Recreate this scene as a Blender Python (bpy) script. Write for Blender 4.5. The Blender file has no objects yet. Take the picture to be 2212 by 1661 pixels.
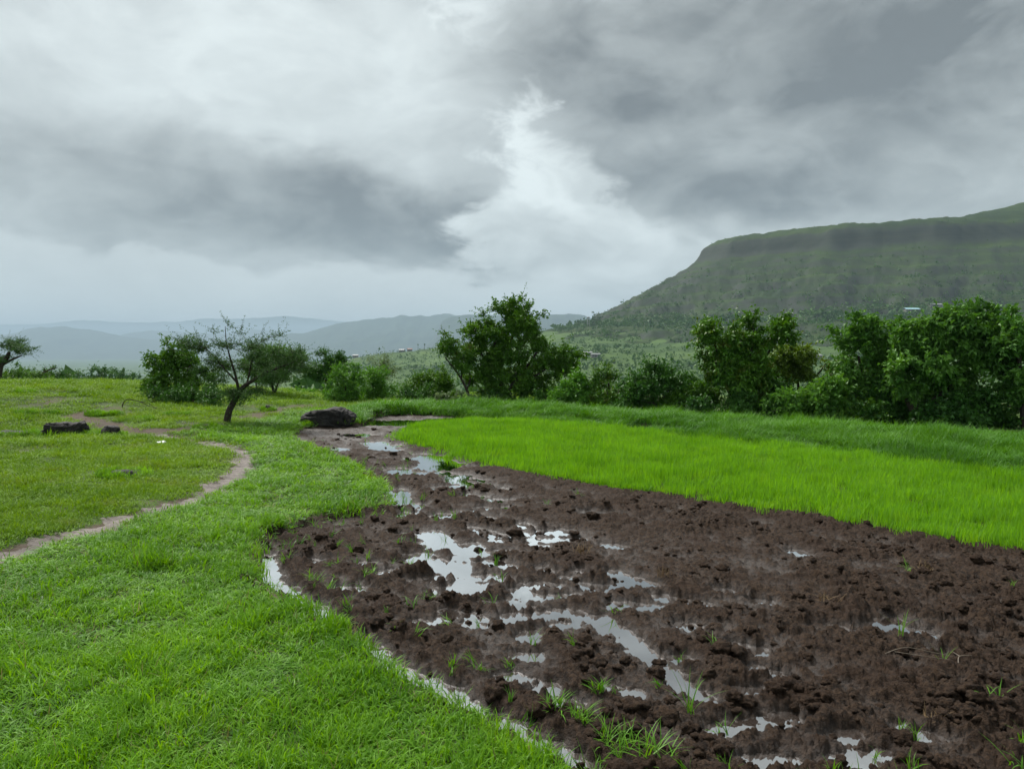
import bpy, math, random
import numpy as np
from mathutils import Vector

# ------------------------------------------------------------------ camera, sky, sun, exposure
sc = bpy.context.scene
COL = sc.collection
W, H, F = 2212.0, 1661.0, 1609.0          # frame of reference in which the layout was measured
CAM_Z = 1.6
HORIZON = 760.0
PITCH = math.atan((H / 2 - HORIZON) / F)
cam_data = bpy.data.cameras.new('camera')
cam = bpy.data.objects.new('camera', cam_data)
COL.objects.link(cam)
cam.location = (0, 0, CAM_Z)
cam.rotation_euler = (math.radians(90) - PITCH, 0, 0)
cam_data.sensor_width = 36
cam_data.lens = 36 * F / W
cam_data.clip_start = 0.05
cam_data.clip_end = 60000
sc.camera = cam

SUN_EL, SUN_AZ = math.radians(52), math.radians(-35)     # azimuth from +Y (view axis), minus = left
sun_dir = Vector((math.sin(SUN_AZ) * math.cos(SUN_EL), math.cos(SUN_AZ) * math.cos(SUN_EL), math.sin(SUN_EL)))
sl = bpy.data.lights.new('sun', 'SUN')
sl.energy = 1.5
sl.angle = math.radians(28)
sl.color = (1.0, 0.97, 0.92)
so = bpy.data.objects.new('sun', sl)
so.rotation_euler = sun_dir.to_track_quat('Z', 'Y').to_euler()
COL.objects.link(so)

vs = sc.view_settings
vs.view_transform = 'Standard'
vs.look = 'None'
vs.gamma = 1.0
vs.exposure = 2.0
vs.use_curve_mapping = False
sc.render.engine = 'CYCLES'
cy = sc.cycles
cy.max_bounces = 6
cy.diffuse_bounces = 3
cy.glossy_bounces = 3
cy.transmission_bounces = 4
cy.volume_bounces = 0
cy.transparent_max_bounces = 8
cy.use_denoising = True
cy.caustics_reflective = False
cy.caustics_refractive = False
cy.sample_clamp_indirect = 4


class NT:
    """small helper round a node tree"""
    def __init__(self, tree):
        self.t = tree
        tree.nodes.clear()

    def n(self, kind, props=None, **inp):
        nd = self.t.nodes.new(kind)
        for k, v in (props or {}).items():
            setattr(nd, k, v)
        for k, v in inp.items():
            key = int(k[1:]) if k[0] == 'i' and k[1:].isdigit() else k.replace('_', ' ')
            s = nd.inputs[key]
            self.put(s, v)
        return nd

    def put(self, s, v):
        if isinstance(v, bpy.types.NodeSocket):
            self.t.links.new(v, s)
        elif isinstance(v, bpy.types.Node):
            self.t.links.new(v.outputs[0], s)
        else:
            if s.type == 'RGBA' and not hasattr(v, '__len__'):
                v = (v, v, v, 1)
            if s.type == 'RGBA' and len(v) == 3:
                v = (*v, 1)
            s.default_value = v

    def m(self, op, a, b=0.0, c=0.0, clamp=False):
        nd = self.t.nodes.new('ShaderNodeMath')
        nd.operation = op
        nd.use_clamp = clamp
        for i, v in enumerate((a, b, c)):
            self.put(nd.inputs[i], v)
        return nd.outputs[0]

    def sep(self, v):
        return self.n('ShaderNodeSeparateXYZ', Vector=v).outputs

    def comb(self, x, y, z):
        return self.n('ShaderNodeCombineXYZ', X=x, Y=y, Z=z).outputs[0]

    def vscale(self, v, s):
        return self.n('ShaderNodeVectorMath', {'operation': 'MULTIPLY'}, i0=v, i1=s).outputs[0]

    def noise(self, v, scale, detail=4, rough=0.55, dist=0.0):
        return self.n('ShaderNodeTexNoise', Vector=v, Scale=scale, Detail=detail, Roughness=rough, Distortion=dist).outputs[0]

    def smooth(self, x, a, b):
        return self.n('ShaderNodeMapRange', {'interpolation_type': 'SMOOTHSTEP'}, Value=x, i1=a, i2=b, i3=0.0, i4=1.0).outputs[0]

    def mix(self, f, a, b):
        nd = self.t.nodes.new('ShaderNodeMix')
        nd.data_type = 'RGBA'
        self.put(nd.inputs[0], f)
        self.put(nd.inputs[6], a)
        self.put(nd.inputs[7], b)
        return nd.outputs[2]


def az(u):
    return math.atan((u - W / 2) / F)


def el(u, v):
    return math.atan((HORIZON - v) / F * math.cos(az(u)))


def make_world():
    w = bpy.data.worlds.new('World')
    sc.world = w
    w.use_nodes = True
    T = NT(w.node_tree)
    d = T.n('ShaderNodeTexCoord').outputs['Generated']
    x, y, z = T.sep(d)
    a = T.m('ARCTAN2', x, y)
    e = T.m('ARCSINE', z)
    # cloud deck seen in perspective
    zz = T.m('ADD', T.m('MAXIMUM', z, 0.0), 0.16)
    deck = T.comb(T.m('DIVIDE', x, zz), T.m('DIVIDE', y, zz), 0.0)
    w1 = T.noise(T.vscale(d, (5.0, 5.0, 9.0)), 1.0, 6, 0.6)
    w2 = T.noise(T.vscale(d, (5.0, 5.0, 9.0)), 1.13, 6, 0.6, 0.3)
    fine = T.noise(T.vscale(d, (9.0, 9.0, 15.0)), 1.0, 9, 0.70, 0.5)
    bil = T.noise(T.vscale(d, (6.5, 6.5, 13.0)), 1.0, 10, 0.56, 0.7)
    wide = T.noise(deck, 0.9, 5, 0.55, 0.2)
    aw = T.m('MULTIPLY_ADD', T.m('SUBTRACT', w1, 0.5), 0.20, a)
    ew = T.m('MULTIPLY_ADD', T.m('SUBTRACT', w2, 0.5), 0.13, e)
    p = T.comb(aw, ew, 0.0)

    def blob(u, v, ru, rv, rot=0.0):
        ca, ce = az(u), el(u, v)
        sa, se = ru / F, rv / F
        mp = T.n('ShaderNodeMapping', {'vector_type': 'TEXTURE'}, Vector=p, Location=(ca, ce, 0),
                 Rotation=(0, 0, math.radians(rot)), Scale=(sa, se, 1))
        g = T.n('ShaderNodeTexGradient', {'gradient_type': 'SPHERICAL'}, Vector=mp)
        return T.smooth(g.outputs['Fac'], 0.0, 0.75)

    lum = T.m('ADD', 0.55, T.m('MULTIPLY', T.m('SUBTRACT', wide, 0.5), 0.14))
    # (u, v, ru, rv, rot, amount): light and dark masses of the cloud deck
    for (u, v, ru, rv, rot, amt) in [
            (150, 120, 900, 330, 0, 0.13), (700, 130, 520, 240, -10, 0.10),
            (620, 440, 640, 160, -10, -0.22), (900, 500, 520, 140, -14, -0.15), (150, 430, 460, 130, -4, -0.15),
            (1250, 590, 460, 110, 0, -0.10),
            (1600, 150, 780, 240, 0, -0.28), (2100, 150, 580, 230, 0, -0.16), (1480, 400, 420, 120, -6, -0.19),
            (1900, 400, 800, 150, 0, -0.12), (1600, 292, 480, 80, 0, 0.07), (1250, 150, 200, 320, 20, -0.09),
            (980, 380, 330, 150, 0, -0.06), (1750, 480, 900, 120, 0, -0.06)]:
        lum = T.m('MULTIPLY_ADD', blob(u, v, ru, rv, rot), amt, lum)
    # lighter sky below the ragged cloud base
    ebase = T.m('MAXIMUM', T.m('MULTIPLY_ADD', T.m('ADD', a, 0.602), -0.092, 0.140), 0.055)
    ef = T.m('MULTIPLY_ADD', T.m('SUBTRACT', fine, 0.5), 0.05, ew)
    under = T.smooth(T.m('SUBTRACT', ef, ebase), 0.010, -0.008)
    under = T.m('MULTIPLY', under, T.smooth(a, 0.30, 0.05))
    ulum = T.m('ADD', 0.64, T.m('ADD', T.m('MULTIPLY', T.m('SUBTRACT', w1, 0.5), 0.30), T.m('MULTIPLY', T.m('SUBTRACT', fine, 0.5), 0.10)))
    # brighter air seen in the ragged gap between the left and the right cloud mass
    def edge_curve(pts):
        fc = T.t.nodes.new('ShaderNodeFloatCurve')
        T.put(fc.inputs['Value'], T.m('MULTIPLY', e, 2.0))
        c = fc.mapping.curves[0]
        q = sorted((el(u, v) * 2.0, (az(u) + 0.7) / 1.4) for u, v in pts)
        c.points[0].location = (0.0, q[0][1])
        c.points[1].location = (1.0, q[-1][1])
        for xx, yy in q:
            c.points.new(xx, yy)
        fc.mapping.update()
        return T.m('MULTIPLY_ADD', fc.outputs[0], 1.4, -0.7)
    rag = T.m('ADD', T.m('MULTIPLY', T.m('SUBTRACT', fine, 0.5), 0.26), T.m('MULTIPLY', T.m('SUBTRACT', bil, 0.5), 0.20))
    er = edge_curve([(1075, 0), (1050, 60), (1050, 120), (1085, 170), (1165, 225), (1235, 345), (1300, 435), (1420, 480), (1560, 520), (1700, 560), (1900, 640)])
    elft = edge_curve([(900, 0), (985, 50), (1080, 95), (1150, 150), (1150, 205), (1126, 260), (1118, 330), (1105, 400), (1010, 450), (960, 500), (1000, 560), (1100, 640)])
    mr = T.smooth(T.m('ADD', T.m('SUBTRACT', a, er), rag), -0.030, 0.035)
    ml = T.smooth(T.m('ADD', T.m('SUBTRACT', a, elft), rag), 0.035, -0.035)
    mass = T.m('MAXIMUM', mr, ml)
    bgl = T.m('ADD', 0.72, T.m('MULTIPLY', T.m('SUBTRACT', T.smooth(bil, 0.3, 0.7), 0.5), 0.16))
    bgl = T.m('MULTIPLY_ADD', T.smooth(e, 0.21, 0.09), -0.17, bgl)
    gapw = T.m('MULTIPLY', T.m('SUBTRACT', 1.0, mass), T.smooth(z, 0.80, 0.50))
    lum = T.m('MULTIPLY_ADD', T.m('SUBTRACT', bgl, lum), gapw, lum)
    lum = T.m('MULTIPLY_ADD', T.m('SUBTRACT', T.smooth(fine, 0.32, 0.68), 0.5), 0.08, lum)
    lum = T.m('MULTIPLY_ADD', T.m('SUBTRACT', T.smooth(w1, 0.34, 0.66), 0.5), 0.075, lum)
    lum = T.m('MULTIPLY_ADD', T.m('SUBTRACT', T.smooth(bil, 0.36, 0.64), 0.5), 0.10, lum)
    dl = T.m('SUBTRACT', ulum, lum)
    lum = T.m('MULTIPLY_ADD', dl, T.m('MULTIPLY', under, 0.85), lum)
    lum = T.m('MINIMUM', T.m('MAXIMUM', lum, 0.16), 0.84)
    tint = T.mix(T.smooth(lum, 0.2, 0.7), (0.925, 1.0, 0.975, 1), (0.920, 1.0, 0.99, 1))
    cloud = T.n('ShaderNodeVectorMath', {'operation': 'SCALE'}, i0=tint, Scale=T.m('MULTIPLY', lum, SKY_GAIN)).outputs[0]
    sky = T.n('ShaderNodeTexSky', {'sky_type': 'NISHITA', 'sun_disc': False, 'sun_elevation': SUN_EL,
                                   'sun_rotation': SUN_AZ, 'altitude': 600.0})
    both = T.mix(0.98, sky.outputs[0], cloud)
    bg = T.n('ShaderNodeBackground', Color=both, Strength=0.1)
    out = T.n('ShaderNodeOutputWorld', Surface=bg.outputs[0])
    w.cycles.sampling_method = 'MANUAL'
    w.cycles.sample_map_resolution = 512


SKY_GAIN = 2.9
make_world()

# ------------------------------------------------------------------ numeric helpers
cp, sp_ = math.cos(PITCH), math.sin(PITCH)


def ray(u, v):
    xc, yc = (u - W / 2) / F, (H / 2 - v) / F
    return np.array([xc, cp + yc * sp_, -sp_ + yc * cp])


def gp(u, v, z=0.0):
    d = ray(u, v)
    t = (z - CAM_Z) / d[2]
    return np.array([d[0] * t, d[1] * t, z])


def at(u, v, Y):
    d = ray(u, v)
    t = Y / d[1]
    return np.array([d[0] * t, Y, CAM_Z + d[2] * t])


def sstep(a, b, x):
    t = np.clip((x - a) / (b - a), 0, 1)
    return t * t * (3 - 2 * t)


def hsh(ix, iy, s):
    h = (ix.astype(np.int64) * 374761393 + iy.astype(np.int64) * 668265263 + s * 974634777) & 0xFFFFFFFF
    h = ((h ^ (h >> 13)) * 1274126177) & 0xFFFFFFFF
    h = ((h ^ (h >> 16)) * 2246822519) & 0xFFFFFFFF
    return ((h ^ (h >> 15)) & 0xFFFFFF) / float(0xFFFFFF)


def perlin(x, y, s=0):
    x = np.asarray(x, float); y = np.asarray(y, float)
    ix, iy = np.floor(x), np.floor(y)
    fx, fy = x - ix, y - iy
    def g(ox, oy):
        an = hsh(ix + ox, iy + oy, s) * 2 * np.pi
        return np.cos(an) * (fx - ox) + np.sin(an) * (fy - oy)
    ux, uy = fx * fx * fx * (fx * (fx * 6 - 15) + 10), fy * fy * fy * (fy * (fy * 6 - 15) + 10)
    a = g(0, 0) * (1 - ux) + g(1, 0) * ux
    b = g(0, 1) * (1 - ux) + g(1, 1) * ux
    return (a * (1 - uy) + b * uy) * 1.5


def fbm(x, y, octv=4, s=0, gain=0.5):
    r, amp = 0, 1.0
    for o in range(octv):
        r = r + amp * perlin(x * 2 ** o + 17.3 * o, y * 2 ** o - 9.1 * o, s + o * 31)
        amp *= gain
    return r


def bumps(x, y, s, keep=0.6, rmin=0.3, rmax=0.75):
    """rounded lumps scattered on a jittered grid of unit cells"""
    ix, iy = np.floor(x), np.floor(y)
    out = np.zeros_like(x)
    for ox in (-1, 0, 1):
        for oy in (-1, 0, 1):
            cx, cyy = ix + ox, iy + oy
            px, py = cx + hsh(cx, cyy, s), cyy + hsh(cx, cyy, s + 5)
            r = rmin + (rmax - rmin) * hsh(cx, cyy, s + 9)
            k = (hsh(cx, cyy, s + 13) < keep)
            d2 = ((x - px) ** 2 + (y - py) ** 2) / (r * r)
            out = np.maximum(out, np.where(k, np.sqrt(np.clip(1 - d2, 0, 1)) * r, 0))
    return out


def poly_sd(poly, x, y):
    """signed distance to polygon, negative inside"""
    p = np.asarray(poly, float)[:, :2]
    x = np.asarray(x, float); y = np.asarray(y, float)
    best = np.full(x.shape, 1e9)
    ins = np.zeros(x.shape, bool)
    n = len(p)
    for i in range(n):
        a, b = p[i], p[(i + 1) % n]
        e = b - a
        t = np.clip(((x - a[0]) * e[0] + (y - a[1]) * e[1]) / max(e @ e, 1e-12), 0, 1)
        best = np.minimum(best, (x - a[0] - e[0] * t) ** 2 + (y - a[1] - e[1] * t) ** 2)
        c = (a[1] > y) != (b[1] > y)
        if abs(e[1]) > 1e-12:
            ins ^= c & (x < a[0] + (y - a[1]) / e[1] * e[0])
    return np.where(ins, -1, 1) * np.sqrt(best)


def line_d(pts, x, y):
    p = np.asarray(pts, float)[:, :2]
    best = np.full(np.shape(x), 1e9)
    for a, b in zip(p[:-1], p[1:]):
        e = b - a
        t = np.clip(((x - a[0]) * e[0] + (y - a[1]) * e[1]) / max(e @ e, 1e-12), 0, 1)
        best = np.minimum(best, (x - a[0] - e[0] * t) ** 2 + (y - a[1] - e[1] * t) ** 2)
    return np.sqrt(best)


def smooth_poly(pts, n=4):
    """Catmull-Rom through the points"""
    p = np.asarray(pts, float)
    out = []
    for i in range(len(p) - 1):
        p0, p1, p2, p3 = p[max(i - 1, 0)], p[i], p[i + 1], p[min(i + 2, len(p) - 1)]
        for k in range(n):
            t = k / n
            out.append(0.5 * ((2 * p1) + (-p0 + p2) * t + (2 * p0 - 5 * p1 + 4 * p2 - p3) * t * t + (-p0 + 3 * p1 - 3 * p2 + p3) * t ** 3))
    out.append(p[-1])
    return np.array(out)


# ------------------------------------------------------------------ mesh helpers
def mesh_np(name, verts, faces, attrs=None, smooth=True):
    me = bpy.data.meshes.new(name)
    verts = np.ascontiguousarray(verts, np.float32)
    faces = np.ascontiguousarray(faces, np.int32)
    nf, k = faces.shape
    me.vertices.add(len(verts))
    me.vertices.foreach_set('co', verts.ravel())
    me.loops.add(nf * k)
    me.loops.foreach_set('vertex_index', faces.ravel())
    me.polygons.add(nf)
    me.polygons.foreach_set('loop_start', np.arange(0, nf * k, k, dtype=np.int32))
    me.polygons.foreach_set('loop_total', np.full(nf, k, np.int32))
    me.polygons.foreach_set('use_smooth', np.full(nf, smooth, bool))
    for an, av in (attrs or {}).items():
        at_ = me.attributes.new(an, 'FLOAT', 'POINT')
        at_.data.foreach_set('value', np.ascontiguousarray(av, np.float32))
    me.update(calc_edges=True)
    me.validate()
    return me


def obj(name, me, mat=None, parent=None, loc=None):
    o = bpy.data.objects.new(name, me)
    COL.objects.link(o)
    if mat is not None and me is not None:
        me.materials.clear()
        me.materials.append(mat)
    if parent is not None:
        o.parent = parent
    if loc is not None:
        o.location = loc
    return o


def tag(o, label, cat, group=None):
    o['label'] = label
    o['category'] = cat
    if group:
        o['group'] = group
    return o


def struct(o, label=None):
    o['kind'] = 'structure'
    if label:
        o['label'] = label
    return o


def stuff(o, label, cat):
    o['kind'] = 'stuff'
    o['label'] = label
    o['category'] = cat
    return o


def empty(name, loc):
    o = bpy.data.objects.new(name, None)
    COL.objects.link(o)
    o.location = loc
    return o


def grid_faces(nr, nc, off=0):
    r, c = np.meshgrid(np.arange(nr - 1), np.arange(nc - 1), indexing='ij')
    a = (r * nc + c).ravel() + off
    return np.stack([a, a + 1, a + nc + 1, a + nc], 1)


def compact(verts, faces, attrs=None):
    used = np.unique(faces)
    remap = np.full(len(verts), -1, np.int64)
    remap[used] = np.arange(len(used))
    return verts[used], remap[faces], {k: v[used] for k, v in (attrs or {}).items()}


def unit(v):
    return v / np.maximum(np.linalg.norm(v, axis=-1, keepdims=True), 1e-9)


class Bag:
    """collects vertices and quads"""
    def __init__(self):
        self.v, self.f, self.a, self.n = [], [], [], 0

    def add(self, v, f, a=None):
        v = np.asarray(v, float)
        self.v.append(v)
        self.f.append(np.asarray(f) + self.n)
        self.a.append(np.zeros(len(v)) if a is None else np.broadcast_to(a, (len(v),)))
        self.n += len(v)

    def mesh(self, name, smooth=True):
        return mesh_np(name, np.concatenate(self.v), np.concatenate(self.f), {'var': np.concatenate(self.a)}, smooth)

    def tube(self, pts, rad, sides=6, a=0.0):
        pts = np.asarray(pts, float)
        n = len(pts)
        rad = np.broadcast_to(rad, (n,))
        tan = unit(np.gradient(pts, axis=0))
        ref = np.array([0.31, 0.87, 0.12])
        s1 = unit(np.cross(tan, ref)); s2 = np.cross(tan, s1)
        an = np.arange(sides) / sides * 2 * np.pi
        ring = (s1[:, None] * np.cos(an)[None, :, None] + s2[:, None] * np.sin(an)[None, :, None]) * rad[:, None, None] + pts[:, None]
        v = ring.reshape(-1, 3)
        f = []
        for i in range(n - 1):
            for k in range(sides):
                k2 = (k + 1) % sides
                f.append((i * sides + k, i * sides + k2, (i + 1) * sides + k2, (i + 1) * sides + k))
        self.add(v, f, a)

    def box(self, c, s, a=0.0, rz=0.0):
        c = np.asarray(c, float); s = np.asarray(s, float) / 2
        q = np.array([[x, y, z] for z in (-1, 1) for y in (-1, 1) for x in (-1, 1)], float) * s
        if rz:
            R = np.array([[math.cos(rz), -math.sin(rz), 0], [math.sin(rz), math.cos(rz), 0], [0, 0, 1]])
            q = q @ R.T
        self.add(q + c, [(0, 2, 3, 1), (4, 5, 7, 6), (0, 1, 5, 4), (2, 6, 7, 3), (0, 4, 6, 2), (1, 3, 7, 5)], a)


def sticks(A, B, ra, rb):
    """three-sided tapered twigs from points A to B"""
    n = len(A)
    d = unit(B - A)
    s1 = unit(np.cross(d, np.array([0.3, 0.5, 0.81]))); s2 = np.cross(d, s1)
    v = []
    for base, r in ((A, ra), (B, rb)):
        for k in range(3):
            an = k * 2.0944
            v.append(base + (s1 * math.cos(an) + s2 * math.sin(an)) * np.reshape(r, (-1, 1)))
    v = np.stack(v, 1).reshape(-1, 3)
    o = np.arange(n)[:, None] * 6
    f = np.concatenate([o + np.array([[k, (k + 1) % 3, 3 + (k + 1) % 3, 3 + k]]) for k in range(3)])
    return v, f


def leaves(pos, axis, nrm, L, Wd, fold=0.18):
    axis = unit(axis)
    side = unit(np.cross(axis, nrm)); up = np.cross(side, axis)
    L = L[:, None]; Wd = Wd[:, None]
    v = np.stack([pos, pos + axis * L * 0.45 + side * Wd * 0.5 + up * L * fold,
                  pos + axis * L - up * L * fold * 0.8, pos + axis * L * 0.45 - side * Wd * 0.5 + up * L * fold], 1).reshape(-1, 3)
    f = np.arange(len(pos) * 4).reshape(-1, 4)
    return v, f


# ------------------------------------------------------------------ materials
def material(name, fn):
    m = bpy.data.materials.new(name)
    m.use_nodes = True
    T = NT(m.node_tree)
    sh = fn(T)
    T.n('ShaderNodeOutputMaterial', Surface=sh)
    return m


def pos(T):
    return T.n('ShaderNodeNewGeometry').outputs['Position']


def attr(T, name):
    return T.n('ShaderNodeAttribute', {'attribute_name': name}).outputs['Fac']


def bsdf(T, col, rough=0.8, spec=0.3, nrm=None, metal=0.0):
    b = T.n('ShaderNodeBsdfPrincipled', Base_Color=col, Roughness=rough, Metallic=metal)
    T.put(b.inputs['Specular IOR Level'], spec)
    if nrm is not None:
        T.put(b.inputs['Normal'], nrm)
    return b.outputs[0]


def bump(T, h, strength=0.5, dist=0.02):
    return T.n('ShaderNodeBump', Height=h, Strength=strength, Distance=dist).outputs[0]


def leaf_mat(name, dark, light, trans=0.3, rough=0.45, patch=0.6, use_attr=True, spec=0.18, yellow=None):
    def fn(T):
        P = pos(T)
        n1 = T.m('ADD', T.m('MULTIPLY', T.noise(P, patch, 4, 0.65), 0.6), T.m('MULTIPLY', T.noise(P, patch * 0.3, 3, 0.6), 0.4))
        if use_attr:
            r = attr(T, 'var')
        else:
            r = T.n('ShaderNodeObjectInfo').outputs['Random']
        fac = T.m('ADD', T.m('MULTIPLY', r, 0.55), T.m('MULTIPLY', T.smooth(n1, 0.36, 0.64), 0.5), clamp=True)
        col = T.mix(fac, dark, light)
        if yellow is not None:
            col = T.mix(T.m('MULTIPLY', T.smooth(T.noise(P, patch * 2.3, 3, 0.6), 0.52, 0.72), yellow[3]), col, yellow[:3])
        a = bsdf(T, col, rough, spec)
        tc = T.n('ShaderNodeHueSaturation', Saturation=1.15, Value=1.25, Color=col, Hue=0.488).outputs[0]
        b = T.n('ShaderNodeBsdfTranslucent', Color=tc).outputs[0]
        return T.n('ShaderNodeMixShader', i0=trans, i1=a, i2=b).outputs[0]
    return material(name, fn)


M = {}
M['bank_grass'] = leaf_mat('bank_grass', (0.050, 0.165, 0.009), (0.210, 0.425, 0.025), 0.38, 0.5, 0.9, False, spec=0.15,
                           yellow=(0.17, 0.32, 0.025, 0.45))
M['pasture_grass'] = leaf_mat('pasture_grass', (0.075, 0.175, 0.010), (0.215, 0.36, 0.026), 0.3, 0.6, 0.7, False, spec=0.12,
                              yellow=(0.21, 0.26, 0.05, 0.6))
M['rice'] = leaf_mat('rice', (0.098, 0.262, 0.018), (0.205, 0.435, 0.048), 0.45, 0.5, 1.2, False, spec=0.15, yellow=(0.25, 0.41, 0.05, 0.35))
M['bund_grass'] = leaf_mat('bund_grass', (0.045, 0.15, 0.016), (0.13, 0.31, 0.030), 0.3, 0.5, 0.5, False, spec=0.15)
M['broadleaf'] = leaf_mat('broadleaf', (0.05, 0.13, 0.02), (0.12, 0.26, 0.04), 0.3, 0.5, 3.0, False, spec=0.2)
M['dry_blade'] = leaf_mat('dry_blade', (0.16, 0.14, 0.05), (0.30, 0.27, 0.12), 0.2, 0.7, 3.0, False, spec=0.1)
M['weed'] = leaf_mat('weed', (0.05, 0.17, 0.015), (0.14, 0.31, 0.03), 0.35, 0.42, 3.0, False)
M['weed_attr'] = leaf_mat('weed_attr', (0.05, 0.17, 0.015), (0.16, 0.34, 0.03), 0.35, 0.42, 3.0, True)
M['straw'] = leaf_mat('straw', (0.10, 0.06, 0.03), (0.24, 0.17, 0.09), 0.1, 0.7, 3.0, True)
M['leaf_mid'] = leaf_mat('leaf_mid', (0.034, 0.11, 0.012), (0.125, 0.26, 0.028), 0.25, 0.42, 1.3)
M['leaf_dark'] = leaf_mat('leaf_dark', (0.024, 0.085, 0.016), (0.08, 0.195, 0.032), 0.22, 0.42, 1.2)
M['leaf_big'] = leaf_mat('leaf_big', (0.04, 0.125, 0.022), (0.15, 0.31, 0.05), 0.25, 0.5, 1.4, spec=0.2)
M['leaf_acacia'] = leaf_mat('leaf_acacia', (0.03, 0.085, 0.022), (0.09, 0.185, 0.045), 0.2, 0.55, 1.5)
M['leaf_yellow'] = leaf_mat('leaf_yellow', (0.055, 0.125, 0.015), (0.150, 0.225, 0.03), 0.25, 0.45, 2.0)
M['leaf_mixed'] = leaf_mat('leaf_mixed', (0.036, 0.115, 0.012), (0.115, 0.25, 0.028), 0.25, 0.42, 1.3,
                           yellow=(0.13, 0.13, 0.018, 0.75))
M['leaf_light'] = leaf_mat('leaf_light', (0.055, 0.16, 0.022), (0.16, 0.35, 0.05), 0.28, 0.45, 1.5)
M['leaf_pale'] = leaf_mat('leaf_pale', (0.1085, 0.1705, 0.0775), (0.217, 0.279, 0.1318), 0.25, 0.5, 1.5)
M['leaf_far'] = leaf_mat('leaf_far', (0.031, 0.0853, 0.0248), (0.093, 0.1783, 0.0465), 0.15, 0.6, 0.02)


def bark_fn(T):
    P = pos(T)
    n = T.noise(T.vscale(P, (30, 30, 9)), 1.0, 5, 0.65)
    col = T.mix(n, (0.018, 0.014, 0.011, 1), (0.075, 0.060, 0.048, 1))
    return bsdf(T, col, 0.9, 0.2, bump(T, n, 0.6, 0.02))


M['bark'] = material('bark', bark_fn)


def rock_fn(T):
    P = pos(T)
    n = T.noise(P, 9.0, 8, 0.68)
    n2 = T.noise(P, 2.6, 4, 0.6)
    v = T.n('ShaderNodeTexVoronoi', {'feature': 'DISTANCE_TO_EDGE'}, Vector=P, Scale=6.5).outputs[0]
    col = T.mix(T.smooth(n, 0.35, 0.7), (0.006, 0.0055, 0.005, 1), (0.030, 0.026, 0.023, 1))
    col = T.mix(T.m('MULTIPLY', T.smooth(n2, 0.55, 0.75), 0.5), col, (0.050, 0.046, 0.038, 1))
    h = T.m('ADD', n, T.m('MULTIPLY', T.smooth(v, 0.0, 0.08), 0.25))
    return bsdf(T, col, 0.75, 0.3, bump(T, h, 0.9, 0.04))


M['basalt'] = material('basalt', rock_fn)


def ground_fn(T):
    P = pos(T)
    d = attr(T, 'dirt')
    n = T.noise(P, 14.0, 6, 0.65)
    n2 = T.noise(P, 1.3, 5, 0.6)
    n3 = T.noise(P, 55.0, 4, 0.6)
    g = T.mix(T.smooth(n2, 0.3, 0.7), (0.030, 0.060, 0.008, 1), (0.065, 0.115, 0.014, 1))
    g = T.mix(T.m('MULTIPLY', T.smooth(n, 0.45, 0.7), 0.6), g, (0.055, 0.060, 0.022, 1))
    s = T.mix(n, (0.040, 0.028, 0.020, 1), (0.105, 0.080, 0.058, 1))
    s = T.mix(T.m('MULTIPLY', T.smooth(n2, 0.45, 0.65), 0.5), s, (0.10, 0.065, 0.042, 1))
    f = T.smooth(T.m('ADD', d, T.m('MULTIPLY', T.m('SUBTRACT', n, 0.5), 0.9)), 0.35, 0.6)
    col = T.mix(f, g, s)
    h = T.m('ADD', n, T.m('MULTIPLY', n3, 0.4))
    return bsdf(T, col, 0.9, 0.2, bump(T, h, 0.7, 0.03))


M['ground'] = material('ground', ground_fn)


def path_fn(T):
    P = pos(T)
    n = T.noise(P, 18.0, 7, 0.68)
    n2 = T.noise(P, 3.0, 4, 0.6)
    col = T.mix(T.smooth(n, 0.3, 0.7), (0.085, 0.066, 0.055, 1), (0.215, 0.180, 0.158, 1))
    col = T.mix(T.m('MULTIPLY', T.smooth(n2, 0.42, 0.62), 0.8), col, (0.055, 0.040, 0.031, 1))
    return bsdf(T, col, 0.7, 0.35, bump(T, n, 0.9, 0.03))


M['path'] = material('path', path_fn)


def mud_fn(T):
    P = pos(T)
    wet = attr(T, 'wet')
    n = T.noise(P, 38.0, 6, 0.68)
    n2 = T.noise(P, 2.0, 4, 0.6)
    n3 = T.noise(P, 140.0, 4, 0.65)
    col = T.mix(T.smooth(n, 0.32, 0.68), (0.011, 0.0065, 0.0042, 1), (0.072, 0.0455, 0.0290, 1))
    col = T.mix(T.m('MULTIPLY', T.smooth(n2, 0.42, 0.68), 0.5), col, (0.036, 0.0205, 0.0130, 1))
    col = T.mix(T.m('MULTIPLY', wet, 0.35), col, (0.008, 0.005, 0.0034, 1))
    rough = T.m('SUBTRACT', T.m('ADD', 0.66, T.m('MULTIPLY', n, 0.25)), T.m('MULTIPLY', wet, 0.22), clamp=True)
    h = T.m('ADD', T.m('MULTIPLY', n, 1.0), T.m('MULTIPLY', n3, 0.45))
    b = T.n('ShaderNodeBump', Height=h, Strength=T.m('SUBTRACT', 1.0, T.m('MULTIPLY', wet, 0.30)), Distance=0.030).outputs[0]
    return bsdf(T, col, rough, T.m('ADD', 0.12, T.m('MULTIPLY', wet, 0.35)), b)


M['mud'] = material('mud', mud_fn)


def puddle_fn(T):
    P = pos(T)
    n = T.noise(P, 5.0, 3, 0.5)
    b = bump(T, n, 0.03, 0.01)
    fr = T.n('ShaderNodeFresnel', IOR=1.6, Normal=b).outputs[0]
    dif = T.n('ShaderNodeBsdfDiffuse', Color=(0.060, 0.047, 0.040, 1)).outputs[0]
    gl = T.n('ShaderNodeBsdfGlossy', Color=(1, 1, 1, 1), Roughness=0.02, Normal=b).outputs[0]
    f = T.m('ADD', T.m('MULTIPLY', fr, 2.3), 0.26, clamp=True)
    return T.n('ShaderNodeMixShader', i0=f, i1=dif, i2=gl).outputs[0]


M['puddle'] = material('puddle', puddle_fn)


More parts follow.
